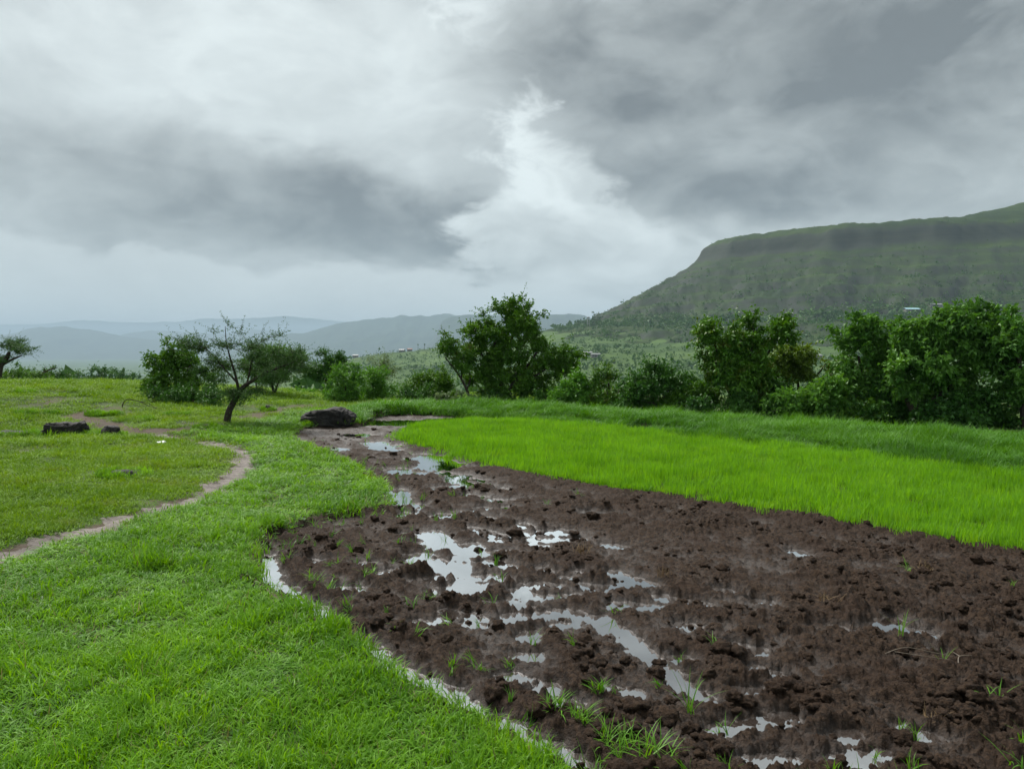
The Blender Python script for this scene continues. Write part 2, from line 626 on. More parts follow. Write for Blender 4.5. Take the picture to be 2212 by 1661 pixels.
def hill_fn(cliff, bright=1.0):
    def fn(T):
        P = pos(T)
        x, y, z = T.sep(P)
        N = T.sep(T.n('ShaderNodeNewGeometry').outputs['Normal'])[2]
        strata = T.noise(T.comb(T.m('MULTIPLY', x, 0.006), T.m('MULTIPLY', y, 0.006), T.m('MULTIPLY', z, 0.20)), 1.0, 6, 0.7)
        n = T.noise(P, 0.012, 7, 0.62)
        nf = T.noise(P, 0.09, 5, 0.65)
        g = T.mix(T.smooth(n, 0.32, 0.68), (0.028 * bright, 0.062 * bright, 0.016 * bright, 1), (0.075 * bright, 0.130 * bright, 0.030 * bright, 1))
        g = T.mix(T.m('MULTIPLY', T.smooth(nf, 0.5, 0.7), 0.6), g, (0.022, 0.050, 0.014, 1))
        g = T.n('ShaderNodeHueSaturation', Saturation=0.95, Color=g).outputs[0]
        g = T.mix(T.m('MULTIPLY', T.smooth(strata, 0.52, 0.66), 0.55), g, (0.105 * bright, 0.150 * bright, 0.045 * bright, 1))
        r = T.mix(strata, (0.030, 0.034, 0.032, 1), (0.075, 0.078, 0.072, 1))
        steep = T.smooth(T.m('ADD', N, T.m('MULTIPLY', T.m('SUBTRACT', strata, 0.5), 0.75)), cliff[0], cliff[1])
        col = T.mix(T.m('MULTIPLY_ADD', steep, 0.75, 0.25), r, g)
        return bsdf(T, col, 0.95, 0.1)
    return fn


M['valley'] = material('valley', hill_fn((0.2, 0.5), 1.0))
M['mesa'] = material('mesa', hill_fn((0.64, 0.94), 0.50))
M['hills'] = material('hills', hill_fn((0.55, 0.8), 0.45))
M['lake'] = material('lake', lambda T: bsdf(T, (0.35, 0.4, 0.42, 1), 0.08, 0.8, None, 0.6))


def wall_fn(T):
    n = T.noise(pos(T), 1.5, 4, 0.6)
    return bsdf(T, T.mix(n, (0.14, 0.14, 0.13, 1), (0.26, 0.25, 0.24, 1)), 0.9, 0.2)


M['wall'] = material('wall', wall_fn)


def sheet(c1, c2):
    def fn(T):
        n = T.noise(pos(T), 2.0, 4, 0.6)
        return bsdf(T, T.mix(n, c1, c2), 0.5, 0.4)
    return fn


M['roof_teal'] = material('roof_teal', sheet((0.30, 0.55, 0.66, 1), (0.45, 0.68, 0.76, 1)))
M['roof_grey'] = material('roof_grey', sheet((0.16, 0.17, 0.17, 1), (0.28, 0.29, 0.28, 1)))
M['roof_red'] = material('roof_red', sheet((0.25, 0.10, 0.07, 1), (0.34, 0.15, 0.10, 1)))
M['opening'] = material('opening', sheet((0.03, 0.03, 0.03, 1), (0.05, 0.05, 0.05, 1)))
M['concrete'] = material('concrete', sheet((0.22, 0.22, 0.22, 1), (0.34, 0.34, 0.33, 1)))
M['white_rag'] = material('white_rag', sheet((0.65, 0.67, 0.68, 1), (0.8, 0.8, 0.8, 1)))

# ------------------------------------------------------------------ layout of the near ground
MUD_PX = [(1300, 1720), (1240, 1661), (1165, 1610), (1090, 1563), (1000, 1500), (925, 1465), (860, 1432), (790, 1375), (735, 1335), (690, 1303),
          (640, 1278), (595, 1255), (556, 1228), (540, 1192), (556, 1160), (600, 1136), (660, 1118), (730, 1104), (800, 1098),
          (846, 1092), (838, 1066), (812, 1030), (780, 1006), (740, 985), (690, 965), (640, 948), (622, 930), (650, 919), (720, 917), (768, 915),
          (790, 900), (830, 891), (930, 890), (1040, 897), (1150, 899), (1260, 908), (1400, 922), (1600, 943), (1800, 966), (2000, 990), (2212, 1012), (2420, 1036), (2700, 1065),
          (3300, 1130), (3300, 1800)]
MUD = np.array([gp(u, v, 0.085 if i < 14 else (0.06 if 20 <= i < 27 else 0.0))[:2] for i, (u, v) in enumerate(MUD_PX)])
RICE_PX = [(846, 941), (872, 926), (930, 914), (1010, 907), (1100, 907), (1250, 915), (1400, 930), (1600, 951), (1800, 974), (2000, 997), (2212, 1020), (2420, 1043), (2700, 1072),
           (2700, 1235), (2400, 1205), (2212, 1188), (2000, 1158), (1800, 1126), (1600, 1095), (1400, 1063), (1200, 1036), (1000, 996), (900, 962)]
RICE = np.array([gp(u, v, -0.04)[:2] for u, v in RICE_PX])
BUND_PX = [(775, 882), (900, 875), (1000, 873), (1120, 877), (1250, 885), (1400, 894), (1600, 908), (1800, 921), (2000, 934), (2212, 945), (2420, 960), (2700, 985),
           (2700, 1072), (2420, 1043), (2212, 1020), (2000, 998), (1800, 974), (1600, 951), (1400, 931), (1250, 914), (1150, 903), (1040, 898), (930, 891), (830, 891), (785, 902), (762, 912)]
BUND = np.array([gp(u, v)[:2] for u, v in BUND_PX])
BUND_MID = np.array([gp(u, v)[:2] for u, v in [(770, 896), (900, 883), (1040, 886), (1250, 899), (1400, 912), (1600, 930), (1800, 947), (2000, 965), (2212, 982), (2700, 1030)]])
PATH = smooth_poly([gp(u, v) for u, v in [(-420, 1330), (-150, 1245), (0, 1197), (90, 1168), (180, 1146), (300, 1108), (400, 1080), (470, 1048), (515, 1014),
                                          (532, 990), (516, 973), (470, 959), (420, 950), (350, 941), (270, 934)]], 5)
TRACK = [gp(u, v) for u, v in [(170, 912), (260, 930), (340, 932), (420, 932), (470, 924)]]
TRACK2 = [gp(u, v) for u, v in [(540, 905), (580, 892), (630, 885), (700, 876)]]
BARE = [(gp(230, 905), 1.0), (gp(110, 900), 1.1), (gp(400, 922), 0.9), (gp(330, 1083), 0.22), (gp(130, 1105), 0.25), (gp(50, 1110), 0.2),
        (gp(320, 1225), 0.12), (gp(250, 1025), 0.45), (gp(300, 962), 0.35), (gp(60, 975), 0.5), (gp(560, 885), 0.9), (gp(455, 912), 0.6)]

VAL_R = np.array([0, 26, 34, 45, 60, 100, 150, 400, 1000, 2000, 3000, 6000, 40000], float)
VAL_Z = np.array([0, 0, -0.35, -1.5, -3.6, -10, -18, -38, -60, -80, -90, -95, -96], float)
CREST_X = np.array([-5000, -620, -420, -276, -113, 20, 130, 300, 1200, 5000], float)
CREST_Z = np.array([-120, -95, -52, -10, 10, 26, 45, 46, 30, 0], float)
MUD_Z, WATER_Z = -0.045, -0.088


def smax(a, b, k):
    h = np.clip(0.5 + 0.5 * (a - b) / k, 0, 1)
    return b * (1 - h) + a * h + k * h * (1 - h)


def gz(x, y, cut=True):
    x = np.asarray(x, float); y = np.asarray(y, float)
    r = np.hypot(x, y)
    z = np.interp(r, VAL_R, VAL_Z)
    near = 1 - sstep(60, 110, r)
    z = z + near * 0.72 * sstep(-4.5, -15.5, x) * sstep(13.2, 21, y) * sstep(46, 25, y)
    z = z + near * (0.05 * fbm(x * 0.55, y * 0.55, 3, 3) + 0.022 * fbm(x * 2.1, y * 2.1, 3, 8)) * (0.35 + 0.65 * sstep(9, 14, r))
    z = z + near * 0.10 * np.exp(-(line_d(BUND_MID, x, y) / 0.9) ** 2)
    z = z - near * 0.05 * np.exp(-(line_d(PATH, x, y) / 0.22) ** 2)
    # far relief: terraced spur running out from the mesa
    far = sstep(250, 600, r)
    cr = np.interp(x, CREST_X, CREST_Z) + 5 * fbm(x * 0.012, y * 0.004, 3, 21)
    ridge = cr - np.where(y < 1250, 0.088 * (1250 - y), 0.25 * (y - 1250))
    ridge = np.where(far > 0, ridge, -500)
    zz = smax(z, ridge, 12.0)
    z = z * (1 - far) + zz * far
    z = z + far * (3.0 * fbm(x * 0.006, y * 0.006, 4, 40) + 0.8 * fbm(x * 0.04, y * 0.04, 3, 44)) * sstep(7000, 3000, r)
    if cut:
        sd = poly_sd(MUD, x, y)
        z = np.where(sd < 0.0, np.minimum(z, -0.02 - 0.33 * sstep(0.0, -0.22, sd)), z)
    return z


def g1(x, y):
    return float(gz(np.array([x]), np.array([y]))[0])


def dirt_at(x, y):
    d = np.exp(-(line_d(PATH, x, y) / 0.20) ** 2)
    d = np.maximum(d, 0.8 * np.exp(-(line_d(TRACK, x, y) / 0.45) ** 2))
    d = np.maximum(d, 0.6 * np.exp(-(line_d(TRACK2, x, y) / 0.6) ** 2))
    for c, r in BARE:
        d = np.maximum(d, 0.5 * np.exp(-((x - c[0]) ** 2 + ((y - c[1]) / 1.4) ** 2) / (r * r)))
    sd = poly_sd(MUD, x, y)
    d = np.maximum(d, sstep(0.10, -0.02, sd))
    return d


def make_ground():
    th = np.concatenate([np.linspace(-180, -62, 40)[:-1], np.linspace(-62, -40, 60)[:-1], np.linspace(-40, 42, 340)[:-1],
                         np.linspace(42, 62, 60)[:-1], np.linspace(62, 180, 40)])
    th = np.radians(th)
    NR = 330
    r = np.concatenate([np.geomspace(0.4, 60, NR), np.geomspace(60, 27000, 220)[1:]])
    R, TH = np.meshgrid(r, th, indexing='ij')
    x, y = R * np.sin(TH), R * np.cos(TH)
    z = gz(x.ravel(), y.ravel())
    v = np.stack([x.ravel(), y.ravel(), z], 1)
    nc = len(th)
    f = grid_faces(len(r), nc)[:, ::-1]
    split = (NR - 1) * (nc - 1)
    dirt = np.zeros(len(v))
    nearv = NR * nc
    dirt[:nearv] = dirt_at(v[:nearv, 0], v[:nearv, 1])
    a, b, c = compact(v, f[:split], {'dirt': dirt})
    struct(obj('ground', mesh_np('ground', a, b, c), M['ground']), 'grassy hillside pasture with bare earth patches')
    a, b, c = compact(v, f[split:])
    struct(obj('valley_terrain', mesh_np('valley_terrain', a, b), M['valley']), 'green valley floor with terraced spur beyond the trees')


make_ground()


# ------------------------------------------------------------------ mud field, puddles
PUD = [(796, 914, 872, 914, 26), (872, 911, 1005, 904, 9), (812, 957, 830, 972, 7), (770, 940, 785, 942, 6), (938, 988, 950, 1012, 15), (980, 1030, 990, 1042, 6), (945, 1056, 982, 1054, 9),
       (858, 1060, 858, 1082, 9), (878, 1111, 884, 1112, 9), (862, 1014, 862, 1026, 6), (735, 970, 745, 972, 5), (1275, 1110, 1290, 1112, 9), (1325, 1115, 1335, 1116, 6), (985, 1002, 988, 1004, 5), (893, 992, 897, 994, 5),
       (930, 1155, 960, 1180, 12), (960, 1182, 1030, 1198, 11), (1040, 1148, 1075, 1158, 8), (1188, 1150, 1212, 1150, 10), (1165, 1168, 1250, 1166, 5), (1320, 1180, 1330, 1182, 6),
       (893, 1202, 920, 1212, 10), (920, 1216, 985, 1226, 17), (902, 1255, 940, 1251, 8), (965, 1278, 1022, 1270, 13), (1005, 1256, 1018, 1252, 8), (1050, 1217, 1065, 1218, 6), (850, 1235, 856, 1236, 5),
       (560, 1205, 572, 1232, 6), (590, 1262, 606, 1270, 5), (650, 1296, 668, 1306, 5), (715, 1340, 740, 1356, 5), (820, 1422, 846, 1438, 5), (926, 1480, 950, 1492, 6), (1020, 1530, 1050, 1548, 6), (1062, 1552, 1108, 1574, 10),
       (655, 1214, 675, 1216, 10), (785, 1218, 795, 1219, 6), (578, 1236, 590, 1262, 8), (618, 1276, 628, 1278, 9), (680, 1316, 694, 1328, 11), (752, 1276, 775, 1274, 12), (830, 1240, 834, 1241, 5),
       (1138, 1266, 1168, 1264, 9), (1145, 1296, 1240, 1288, 7), (1048, 1303, 1085, 1306, 10), (990, 1328, 1040, 1336, 9), (1180, 1235, 1190, 1236, 5), (1250, 1238, 1256, 1238, 5),
       (1110, 1340, 1230, 1328, 15), (1145, 1372, 1150, 1382, 10), (1140, 1420, 1155, 1420, 11),
       (1290, 1278, 1340, 1266, 8), (1325, 1240, 1405, 1266, 8), (1335, 1310, 1405, 1314, 9), (1430, 1290, 1440, 1296, 6),
       (1305, 1345, 1345, 1368, 11), (1362, 1385, 1415, 1432, 9), (1425, 1450, 1462, 1458, 11), (1470, 1478, 1530, 1515, 10),
       (770, 1388, 800, 1408, 13), (850, 1444, 925, 1478, 12), (965, 1498, 1000, 1520, 14), (1105, 1462, 1130, 1470, 9), (1165, 1490, 1185, 1490, 10),
       (1110, 1575, 1240, 1650, 22), (1205, 1518, 1250, 1532, 13), (1315, 1488, 1365, 1502, 11),
       (1880, 1360, 1925, 1340, 14), (1955, 1362, 2000, 1372, 11), (1990, 1402, 2020, 1412, 8), (1640, 1300, 1650, 1302, 5), (1790, 1356, 1815, 1360, 6),
       (1560, 1580, 1700, 1552, 17), (1580, 1395, 1640, 1410, 10), (1490, 1298, 1520, 1312, 6), (1715, 1192, 1735, 1200, 7), (1640, 1450, 1690, 1462, 7), (1480, 1352, 1500, 1358, 7),
       (1830, 1650, 1900, 1635, 22), (1945, 1578, 2020, 1594, 12), (1570, 1280, 1590, 1282, 6), (1600, 1492, 1650, 1490, 9), (1640, 1650, 1690, 1640, 20), (1470, 1425, 1480, 1430, 8), (1800, 1590, 1830, 1592, 10)]
rp = np.random.default_rng(4242)
for _ in range(90):                       # more broken slivers along the furrows, left of centre
    t_ = rp.random()
    u_, v_ = 850 + 60 * t_ + rp.uniform(-40, 430) * (0.35 + 0.65 * t_), 960 + 400 * t_ ** 1.1
    ln_ = rp.uniform(3, 20) * (0.4 + 0.6 * t_)
    PUD.append((u_, v_, u_ + ln_, v_ + ln_ * rp.uniform(0.0, 0.6), rp.uniform(3, 6.5) * (0.6 + 0.4 * t_)))
PUDW = []
for (u1, v1, u2, v2, wd) in PUD:
    a, b = gp(u1, v1, WATER_Z), gp(u2, v2, WATER_Z)
    dd = 0.5 * (a[1] + b[1])
    # the pixel width is the seen height of the pool: turn it into depth on the ground, keep it moderate
    rad = min(0.5 * wd * dd * dd / (CAM_Z * F), 1.6 * wd * dd / F) * np.interp(dd, [3, 4.5, 7, 14], [0.72, 0.85, 1.2, 1.3]) + 0.016
    PUDW.append((a[:2], b[:2], rad))


def puddle_field(x, y):
    best = np.full(x.shape, -9.0)
    for a, b, r in PUDW:
        e = b - a
        t = np.clip(((x - a[0]) * e[0] + (y - a[1]) * e[1]) / max(e @ e, 1e-9), 0, 1)
        d = np.sqrt((x - a[0] - e[0] * t) ** 2 + (y - a[1] - e[1] * t) ** 2)
        best = np.maximum(best, r - d)
    return best


def mud_height(x, y):
    xr, yr = x * 0.95 + y * 0.31, -x * 0.31 + y * 0.95          # along / across the ploughing
    sdm = poly_sd(MUD, x, y)
    sdr = poly_sd(RICE, x, y)
    calm = sstep(0.12, -0.25, sdr)                                # quiet seed bed under the rice
    h = 0.020 * fbm(xr * 2.4, yr * 0.9, 4, 101) + 0.012 * fbm(x * 5.5, y * 5.5, 3, 120)
    q = 0.8 + 0.5 * fbm(x * 0.6, y * 0.6, 2, 7)
    b1 = bumps(x * 4.2 + 0.4 * fbm(x * 7, y * 7, 2, 11), y * 4.2 + 0.4 * fbm(x * 7, y * 7, 2, 12), 50, 0.42, 0.25, 0.7) * 0.066
    b2 = bumps(x * 9.5 + 0.3 * fbm(x * 16, y * 16, 2, 13), y * 9.5 + 0.3 * fbm(x * 16, y * 16, 2, 14), 60, 0.5) * 0.040
    b3 = bumps(x * 21 + 0.5 * fbm(x * 40, y * 40, 2, 15), y * 21 + 0.5 * fbm(x * 40, y * 40, 2, 16), 70, 0.7) * 0.028
    rough = 0.013 * fbm(x * 20, y * 20, 4, 90, 0.7)
    flat_far = np.interp(y, [9, 15], [1.0, 0.38])
    clod = flat_far * (b1 * np.clip(q * 1.5 - 0.5, 0.0, 1.5) + b2 * np.clip(q * 1.3 - 0.25, 0.15, 1.3) + b3)
    h = MUD_Z - 0.012 + (h + (clod + rough)) * (1 - 0.8 * calm) + 0.01 * calm
    h = h - 0.022 * sstep(11.5, 15.0, y) * (1 - calm)
    h = h + 0.03 * np.exp(-((sdr - 0.1) / 0.16) ** 2) * sstep(15.5, 12, y)             # small earth lip along the seed bed
    pf = puddle_field(x, y) + 0.028 * fbm(x * 5, y * 5, 3, 140) + 0.030 * fbm(x * 14, y * 14, 3, 150, 0.6)
    s = sstep(-0.085 * np.interp(y, [4, 8, 14], [1.0, 1.9, 3.0]), 0.012, pf)
    low = WATER_Z - 0.026 + 0.62 * (clod * 0.62 + rough * 1.2)
    h = np.where(h < WATER_Z + 0.006, WATER_Z + 0.006 + 0.2 * (h - WATER_Z - 0.006), h)
    h = h * (1 - s) + low * s
    # crumbled wall towards the grass bank
    h = h + 0.05 * sstep(-0.10, 0.10, sdm) * (1 - s)
    return h


def make_mud():
    tn = np.linspace(-0.46, 1.15, 800)
    r = np.geomspace(2.0, 27, 650)
    R, TN = np.meshgrid(r, tn, indexing='ij')
    x, y = (R * TN).ravel(), R.ravel()
    wob = 0.05 * fbm(x * 6, y * 6, 2, 77)
    sd = poly_sd(MUD, x, y) + wob
    f = grid_faces(len(r), len(tn))[:, ::-1]
    keep = (sd[f] < 0.09).all(1) & (y[f] < 26).all(1)
    f = f[keep]
    v = np.stack([x, y, np.zeros_like(x)], 1)
    v, f, _ = compact(v, f)
    h = mud_height(v[:, 0], v[:, 1])
    v[:, 2] = h
    # a little sideways crumble
    v[:, 0] += 0.006 * fbm(v[:, 0] * 30, v[:, 1] * 30, 2, 201)
    v[:, 1] += 0.006 * fbm(v[:, 0] * 30, v[:, 1] * 30, 2, 202)
    wetn = 0.5 + 0.8 * fbm(v[:, 0] * 2.2, v[:, 1] * 2.2, 3, 210)
    wet = np.clip(sstep(WATER_Z + 0.052, WATER_Z + 0.008, h) * (0.45 + 0.75 * np.clip(wetn, 0, 1)) + 0.05, 0, 1)
    o = obj('mud_field', mesh_np('mud_field', v, f, {'wet': wet}), M['mud'])
    struct(o, 'ploughed wet brown mud field')
    # standing water: one level sheet that fills the hollows
    P = np.array([p for p in MUD])
    c = P.mean(0)
    xs = np.linspace(P[:, 0].min(), min(P[:, 0].max(), 26), 60); ys = np.linspace(1.6, P[:, 1].max(), 60)
    X, Y = np.meshgrid(xs, ys, indexing='ij')
    ff = grid_faces(60, 60)
    sdw = poly_sd(MUD, X.ravel(), Y.ravel())
    ff = ff[(sdw[ff] < 0.35).all(1)]
    vv, ff, _ = compact(np.stack([X.ravel(), Y.ravel(), np.full(X.size, WATER_Z)], 1), ff)
    struct(obj('puddle_water', mesh_np('puddle_water', vv, ff[:, ::-1]), M['puddle']), 'shallow rain puddles lying in the mud field')


make_mud()


def ico(sub):
    t = (1 + 5 ** 0.5) / 2
    v = [(-1, t, 0), (1, t, 0), (-1, -t, 0), (1, -t, 0), (0, -1, t), (0, 1, t), (0, -1, -t), (0, 1, -t), (t, 0, -1), (t, 0, 1), (-t, 0, -1), (-t, 0, 1)]
    f = [(0, 11, 5), (0, 5, 1), (0, 1, 7), (0, 7, 10), (0, 10, 11), (1, 5, 9), (5, 11, 4), (11, 10, 2), (10, 7, 6), (7, 1, 8),
         (3, 9, 4), (3, 4, 2), (3, 2, 6), (3, 6, 8), (3, 8, 9), (4, 9, 5), (2, 4, 11), (6, 2, 10), (8, 6, 7), (9, 8, 1)]
    v = [np.array(p) / np.linalg.norm(p) for p in v]
    for _ in range(sub):
        mid, nf = {}, []
        def m(a, b):
            k = (min(a, b), max(a, b))
            if k not in mid:
                p = v[a] + v[b]
                v.append(p / np.linalg.norm(p)); mid[k] = len(v) - 1
            return mid[k]
        for a, b, c in f:
            x, y, z = m(a, b), m(b, c), m(c, a)
            nf += [(a, x, z), (b, y, x), (c, z, y), (x, y, z)]
        f = nf
    return np.array(v), np.array(f)


def fbm3(p, s, octv=4, gain=0.5):
    return (fbm(p[:, 0] + 0.7 * p[:, 2], p[:, 1] - 0.4 * p[:, 2], octv, s, gain) + fbm(p[:, 1] + 0.6 * p[:, 0], p[:, 2] + 0.3, octv, s + 7, gain)
            + fbm(p[:, 2] - 0.5 * p[:, 1], p[:, 0] + 5.2, octv, s + 13, gain)) / 2.2


def make_clods():
    rng = np.random.default_rng(5)
    lod = (ico(1), ico(2))
    shapes = []
    for k in range(28):
        bv, bf = lod[k // 14]
        n = fbm3(bv * 1.3 + 3.1 * k, 900 + k, 3, 0.6)
        n2 = fbm3(bv * 4.5 + 1.7 * k, 950 + k, 3, 0.7)
        q = bv * (1 + 0.45 * n + 0.30 * n2)[:, None]
        shapes.append(q * np.array([rng.uniform(0.8, 1.4), rng.uniform(0.7, 1.2), rng.uniform(0.5, 0.85)]))
    n = 10000
    r = np.exp(rng.uniform(np.log(2.4), np.log(17), n)); t = rng.uniform(-0.45, 0.9, n)
    x, y = r * t, r
    ok = (poly_sd(MUD, x, y) < -0.06) & (poly_sd(RICE, x, y) > 0.05)
    dens = fbm(x * 1.4, y * 1.4, 3, 333) + 0.30 * rng.normal(size=n)
    ok &= dens > 0.0
    pf = puddle_field(x, y)
    ok &= (pf < -0.07) | (rng.random(n) < 0.10)
    x, y = x[ok], y[ok]
    z = np.maximum(mud_height(x, y), WATER_Z)
    vs_, fs_, off = [], [], 0
    for i in range(len(x)):
        s = min(rng.lognormal(math.log(0.0165), 0.5), 0.055)
        an = rng.uniform(0, 6.28)
        big = int(s > 0.024 and y[i] < 8)
        bv, bf = lod[big]
        q = shapes[rng.integers(14) + 14 * big] * s
        q = np.stack([q[:, 0] * math.cos(an) - q[:, 1] * math.sin(an), q[:, 0] * math.sin(an) + q[:, 1] * math.cos(an), q[:, 2]], 1)
        vs_.append(q + (x[i], y[i], z[i] + s * 0.12))
        fs_.append(bf + off)
        off += len(bv)
    v = np.concatenate(vs_); f = np.concatenate(fs_)
    o = obj('mud_clods', mesh_np('mud_clods', v, f, {'wet': np.full(len(v), 0.0)}, True), M['mud'])
    stuff(o, 'loose dark clods of turned earth lying over the mud', 'mud clods')


make_clods()


# ------------------------------------------------------------------ path
def make_path():
    rng = np.random.default_rng(2)
    p = smooth_poly(PATH[::2], 12)
    t = unit(np.gradient(p, axis=0))
    s = np.stack([t[:, 1], -t[:, 0]], 1)
    k = np.arange(len(p))
    wl = 0.19 + 0.15 * fbm(k * 0.11, k * 0 + 1.5, 4, 61); wr = 0.19 + 0.15 * fbm(k * 0.11, k * 0 + 7.5, 4, 62)
    fade = np.clip((len(p) - k) / 60, 0.25, 1)
    cols = np.linspace(-1, 1, 9)
    V = []
    for c in cols:
        w = np.where(c < 0, wl, wr) * fade
        q = p[:, :2] + s * (c * w)[:, None]
        z = gz(q[:, 0], q[:, 1]) + 0.012 - 0.02 * abs(c) ** 3 + 0.008 * fbm(q[:, 0] * 6, q[:, 1] * 6, 3, 63)
        V.append(np.column_stack([q, z]))
    V = np.stack(V, 1).reshape(-1, 3)
    struct(obj('path', mesh_np('path', V, grid_faces(len(p), 9)), M['path']), 'narrow trodden earth footpath curving through the grass')


make_path()


# ------------------------------------------------------------------ grasses (scattered tufts)
def blade_tuft(name, mat, seed, n, rad, L, wd, lean, curl, segs=3):
    rng = np.random.default_rng(seed)
    B = Bag()
    vs_, fs_, off = [], [], 0
    for i in range(n):
        rr, an = rad * math.sqrt(rng.random()), rng.uniform(0, 6.28)
        bx, by = rr * math.cos(an), rr * math.sin(an)
        az_ = rng.uniform(0, 6.28)
        l = rng.uniform(*L); w = wd * rng.uniform(0.7, 1.25)
        ang = rng.uniform(*lean); cu = rng.uniform(*curl)
        dx, dy = math.cos(az_), math.sin(az_)
        sx, sy = -dy, dx
        px = pz = 0.0
        pts = []
        for k in range(segs + 1):
            ww = w * (1 - (k / segs) ** 2 * 0.97) * (0.7 if k == 0 else 1)
            pts.append((bx + dx * px - sx * ww / 2, by + dy * px - sy * ww / 2, pz - 0.006))
            pts.append((bx + dx * px + sx * ww / 2, by + dy * px + sy * ww / 2, pz - 0.006))
            a = ang + cu * (k / segs)
            px += math.sin(a) * l / segs; pz += math.cos(a) * l / segs
        vs_.append(pts)
        for k in range(segs):
            o = off + 2 * k
            fs_.append((o, o + 1, o + 3, o + 2))
        off += len(pts)
    v = np.array(vs_).reshape(-1, 3)
    me = mesh_np(name, v, np.array(fs_), {'var': np.repeat(rng.random(n), 2 * (segs + 1))}, True)
    me.materials.append(mat)
    return me


def protos(name, mats, specs):
    c = bpy.data.collections.new(name)
    for i, s in enumerate(specs):
        mt = mats
        if isinstance(s[0], str):
            mt = M[s[0]]; s = s[1:]
        me = blade_tuft('%s_tuft' % name, mt, 100 + i * 7 + len(name), *s)
        o = bpy.data.objects.new('%s_tuft' % name, me)
        c.objects.link(o)
    return c


def scatter(name, pts, rot, scl, coll, rng):
    me = bpy.data.meshes.new(name)
    me.vertices.add(len(pts))
    me.vertices.foreach_set('co', np.ascontiguousarray(pts, np.float32).ravel())
    for nm, arr, ty in (('rot', rot, 'FLOAT_VECTOR'), ('scl', scl, 'FLOAT_VECTOR')):
        a = me.attributes.new(nm, ty, 'POINT')
        a.data.foreach_set('vector', np.ascontiguousarray(arr, np.float32).ravel())
    a = me.attributes.new('ix', 'INT', 'POINT')
    a.data.foreach_set('value', rng.integers(0, len(coll.objects), len(pts)).astype(np.int32))
    o = obj(name, me)
    ng = bpy.data.node_groups.new(name, 'GeometryNodeTree')
    ng.interface.new_socket('Geometry', in_out='INPUT', socket_type='NodeSocketGeometry')
    ng.interface.new_socket('Geometry', in_out='OUTPUT', socket_type='NodeSocketGeometry')
    N, Lk = ng.nodes, ng.links
    gi, go = N.new('NodeGroupInput'), N.new('NodeGroupOutput')
    ci = N.new('GeometryNodeCollectionInfo')
    ci.inputs['Collection'].default_value = coll
    ci.inputs['Separate Children'].default_value = True
    ci.inputs['Reset Children'].default_value = True
    iop = N.new('GeometryNodeInstanceOnPoints')
    iop.inputs['Pick Instance'].default_value = True
    def na(nm, ty):
        q = N.new('GeometryNodeInputNamedAttribute')
        q.data_type = ty
        q.inputs['Name'].default_value = nm
        return q.outputs['Attribute']
    e2r = N.new('FunctionNodeEulerToRotation')
    Lk.new(na('rot', 'FLOAT_VECTOR'), e2r.inputs[0])
    Lk.new(gi.outputs[0], iop.inputs['Points'])
    Lk.new(ci.outputs[0], iop.inputs['Instance'])
    Lk.new(na('ix', 'INT'), iop.inputs['Instance Index'])
    Lk.new(e2r.outputs[0], iop.inputs['Rotation'])
    Lk.new(na('scl', 'FLOAT_VECTOR'), iop.inputs['Scale'])
    Lk.new(iop.outputs[0], go.inputs[0])
    md = o.modifiers.new('scatter', 'NODES')
    md.node_group = ng
    return o


def polar_pts(rng, n, r0, r1, t0, t1, pw):
    """plan points, number per square metre falling off as r**-pw"""
    u = rng.random(n)
    e = 2 - pw
    r = (r0 ** e + u * (r1 ** e - r0 ** e)) ** (1 / e) if abs(e) > 1e-6 else r0 * (r1 / r0) ** u
    t = rng.uniform(t0, t1, n)
    return r * t, r


def finish_scatter(name, x, y, z, sxy, sz, coll, rng, tilt=0.12):
    n = len(x)
    rot = np.stack([rng.normal(0, tilt, n), rng.normal(0, tilt, n), rng.uniform(0, 6.28, n)], 1)
    return scatter(name, np.stack([x, y, z], 1), rot, np.stack([sxy, sxy, sz], 1), coll, rng)


ROCK_SPOTS = [((-4.0, 16.0), 0.0)]


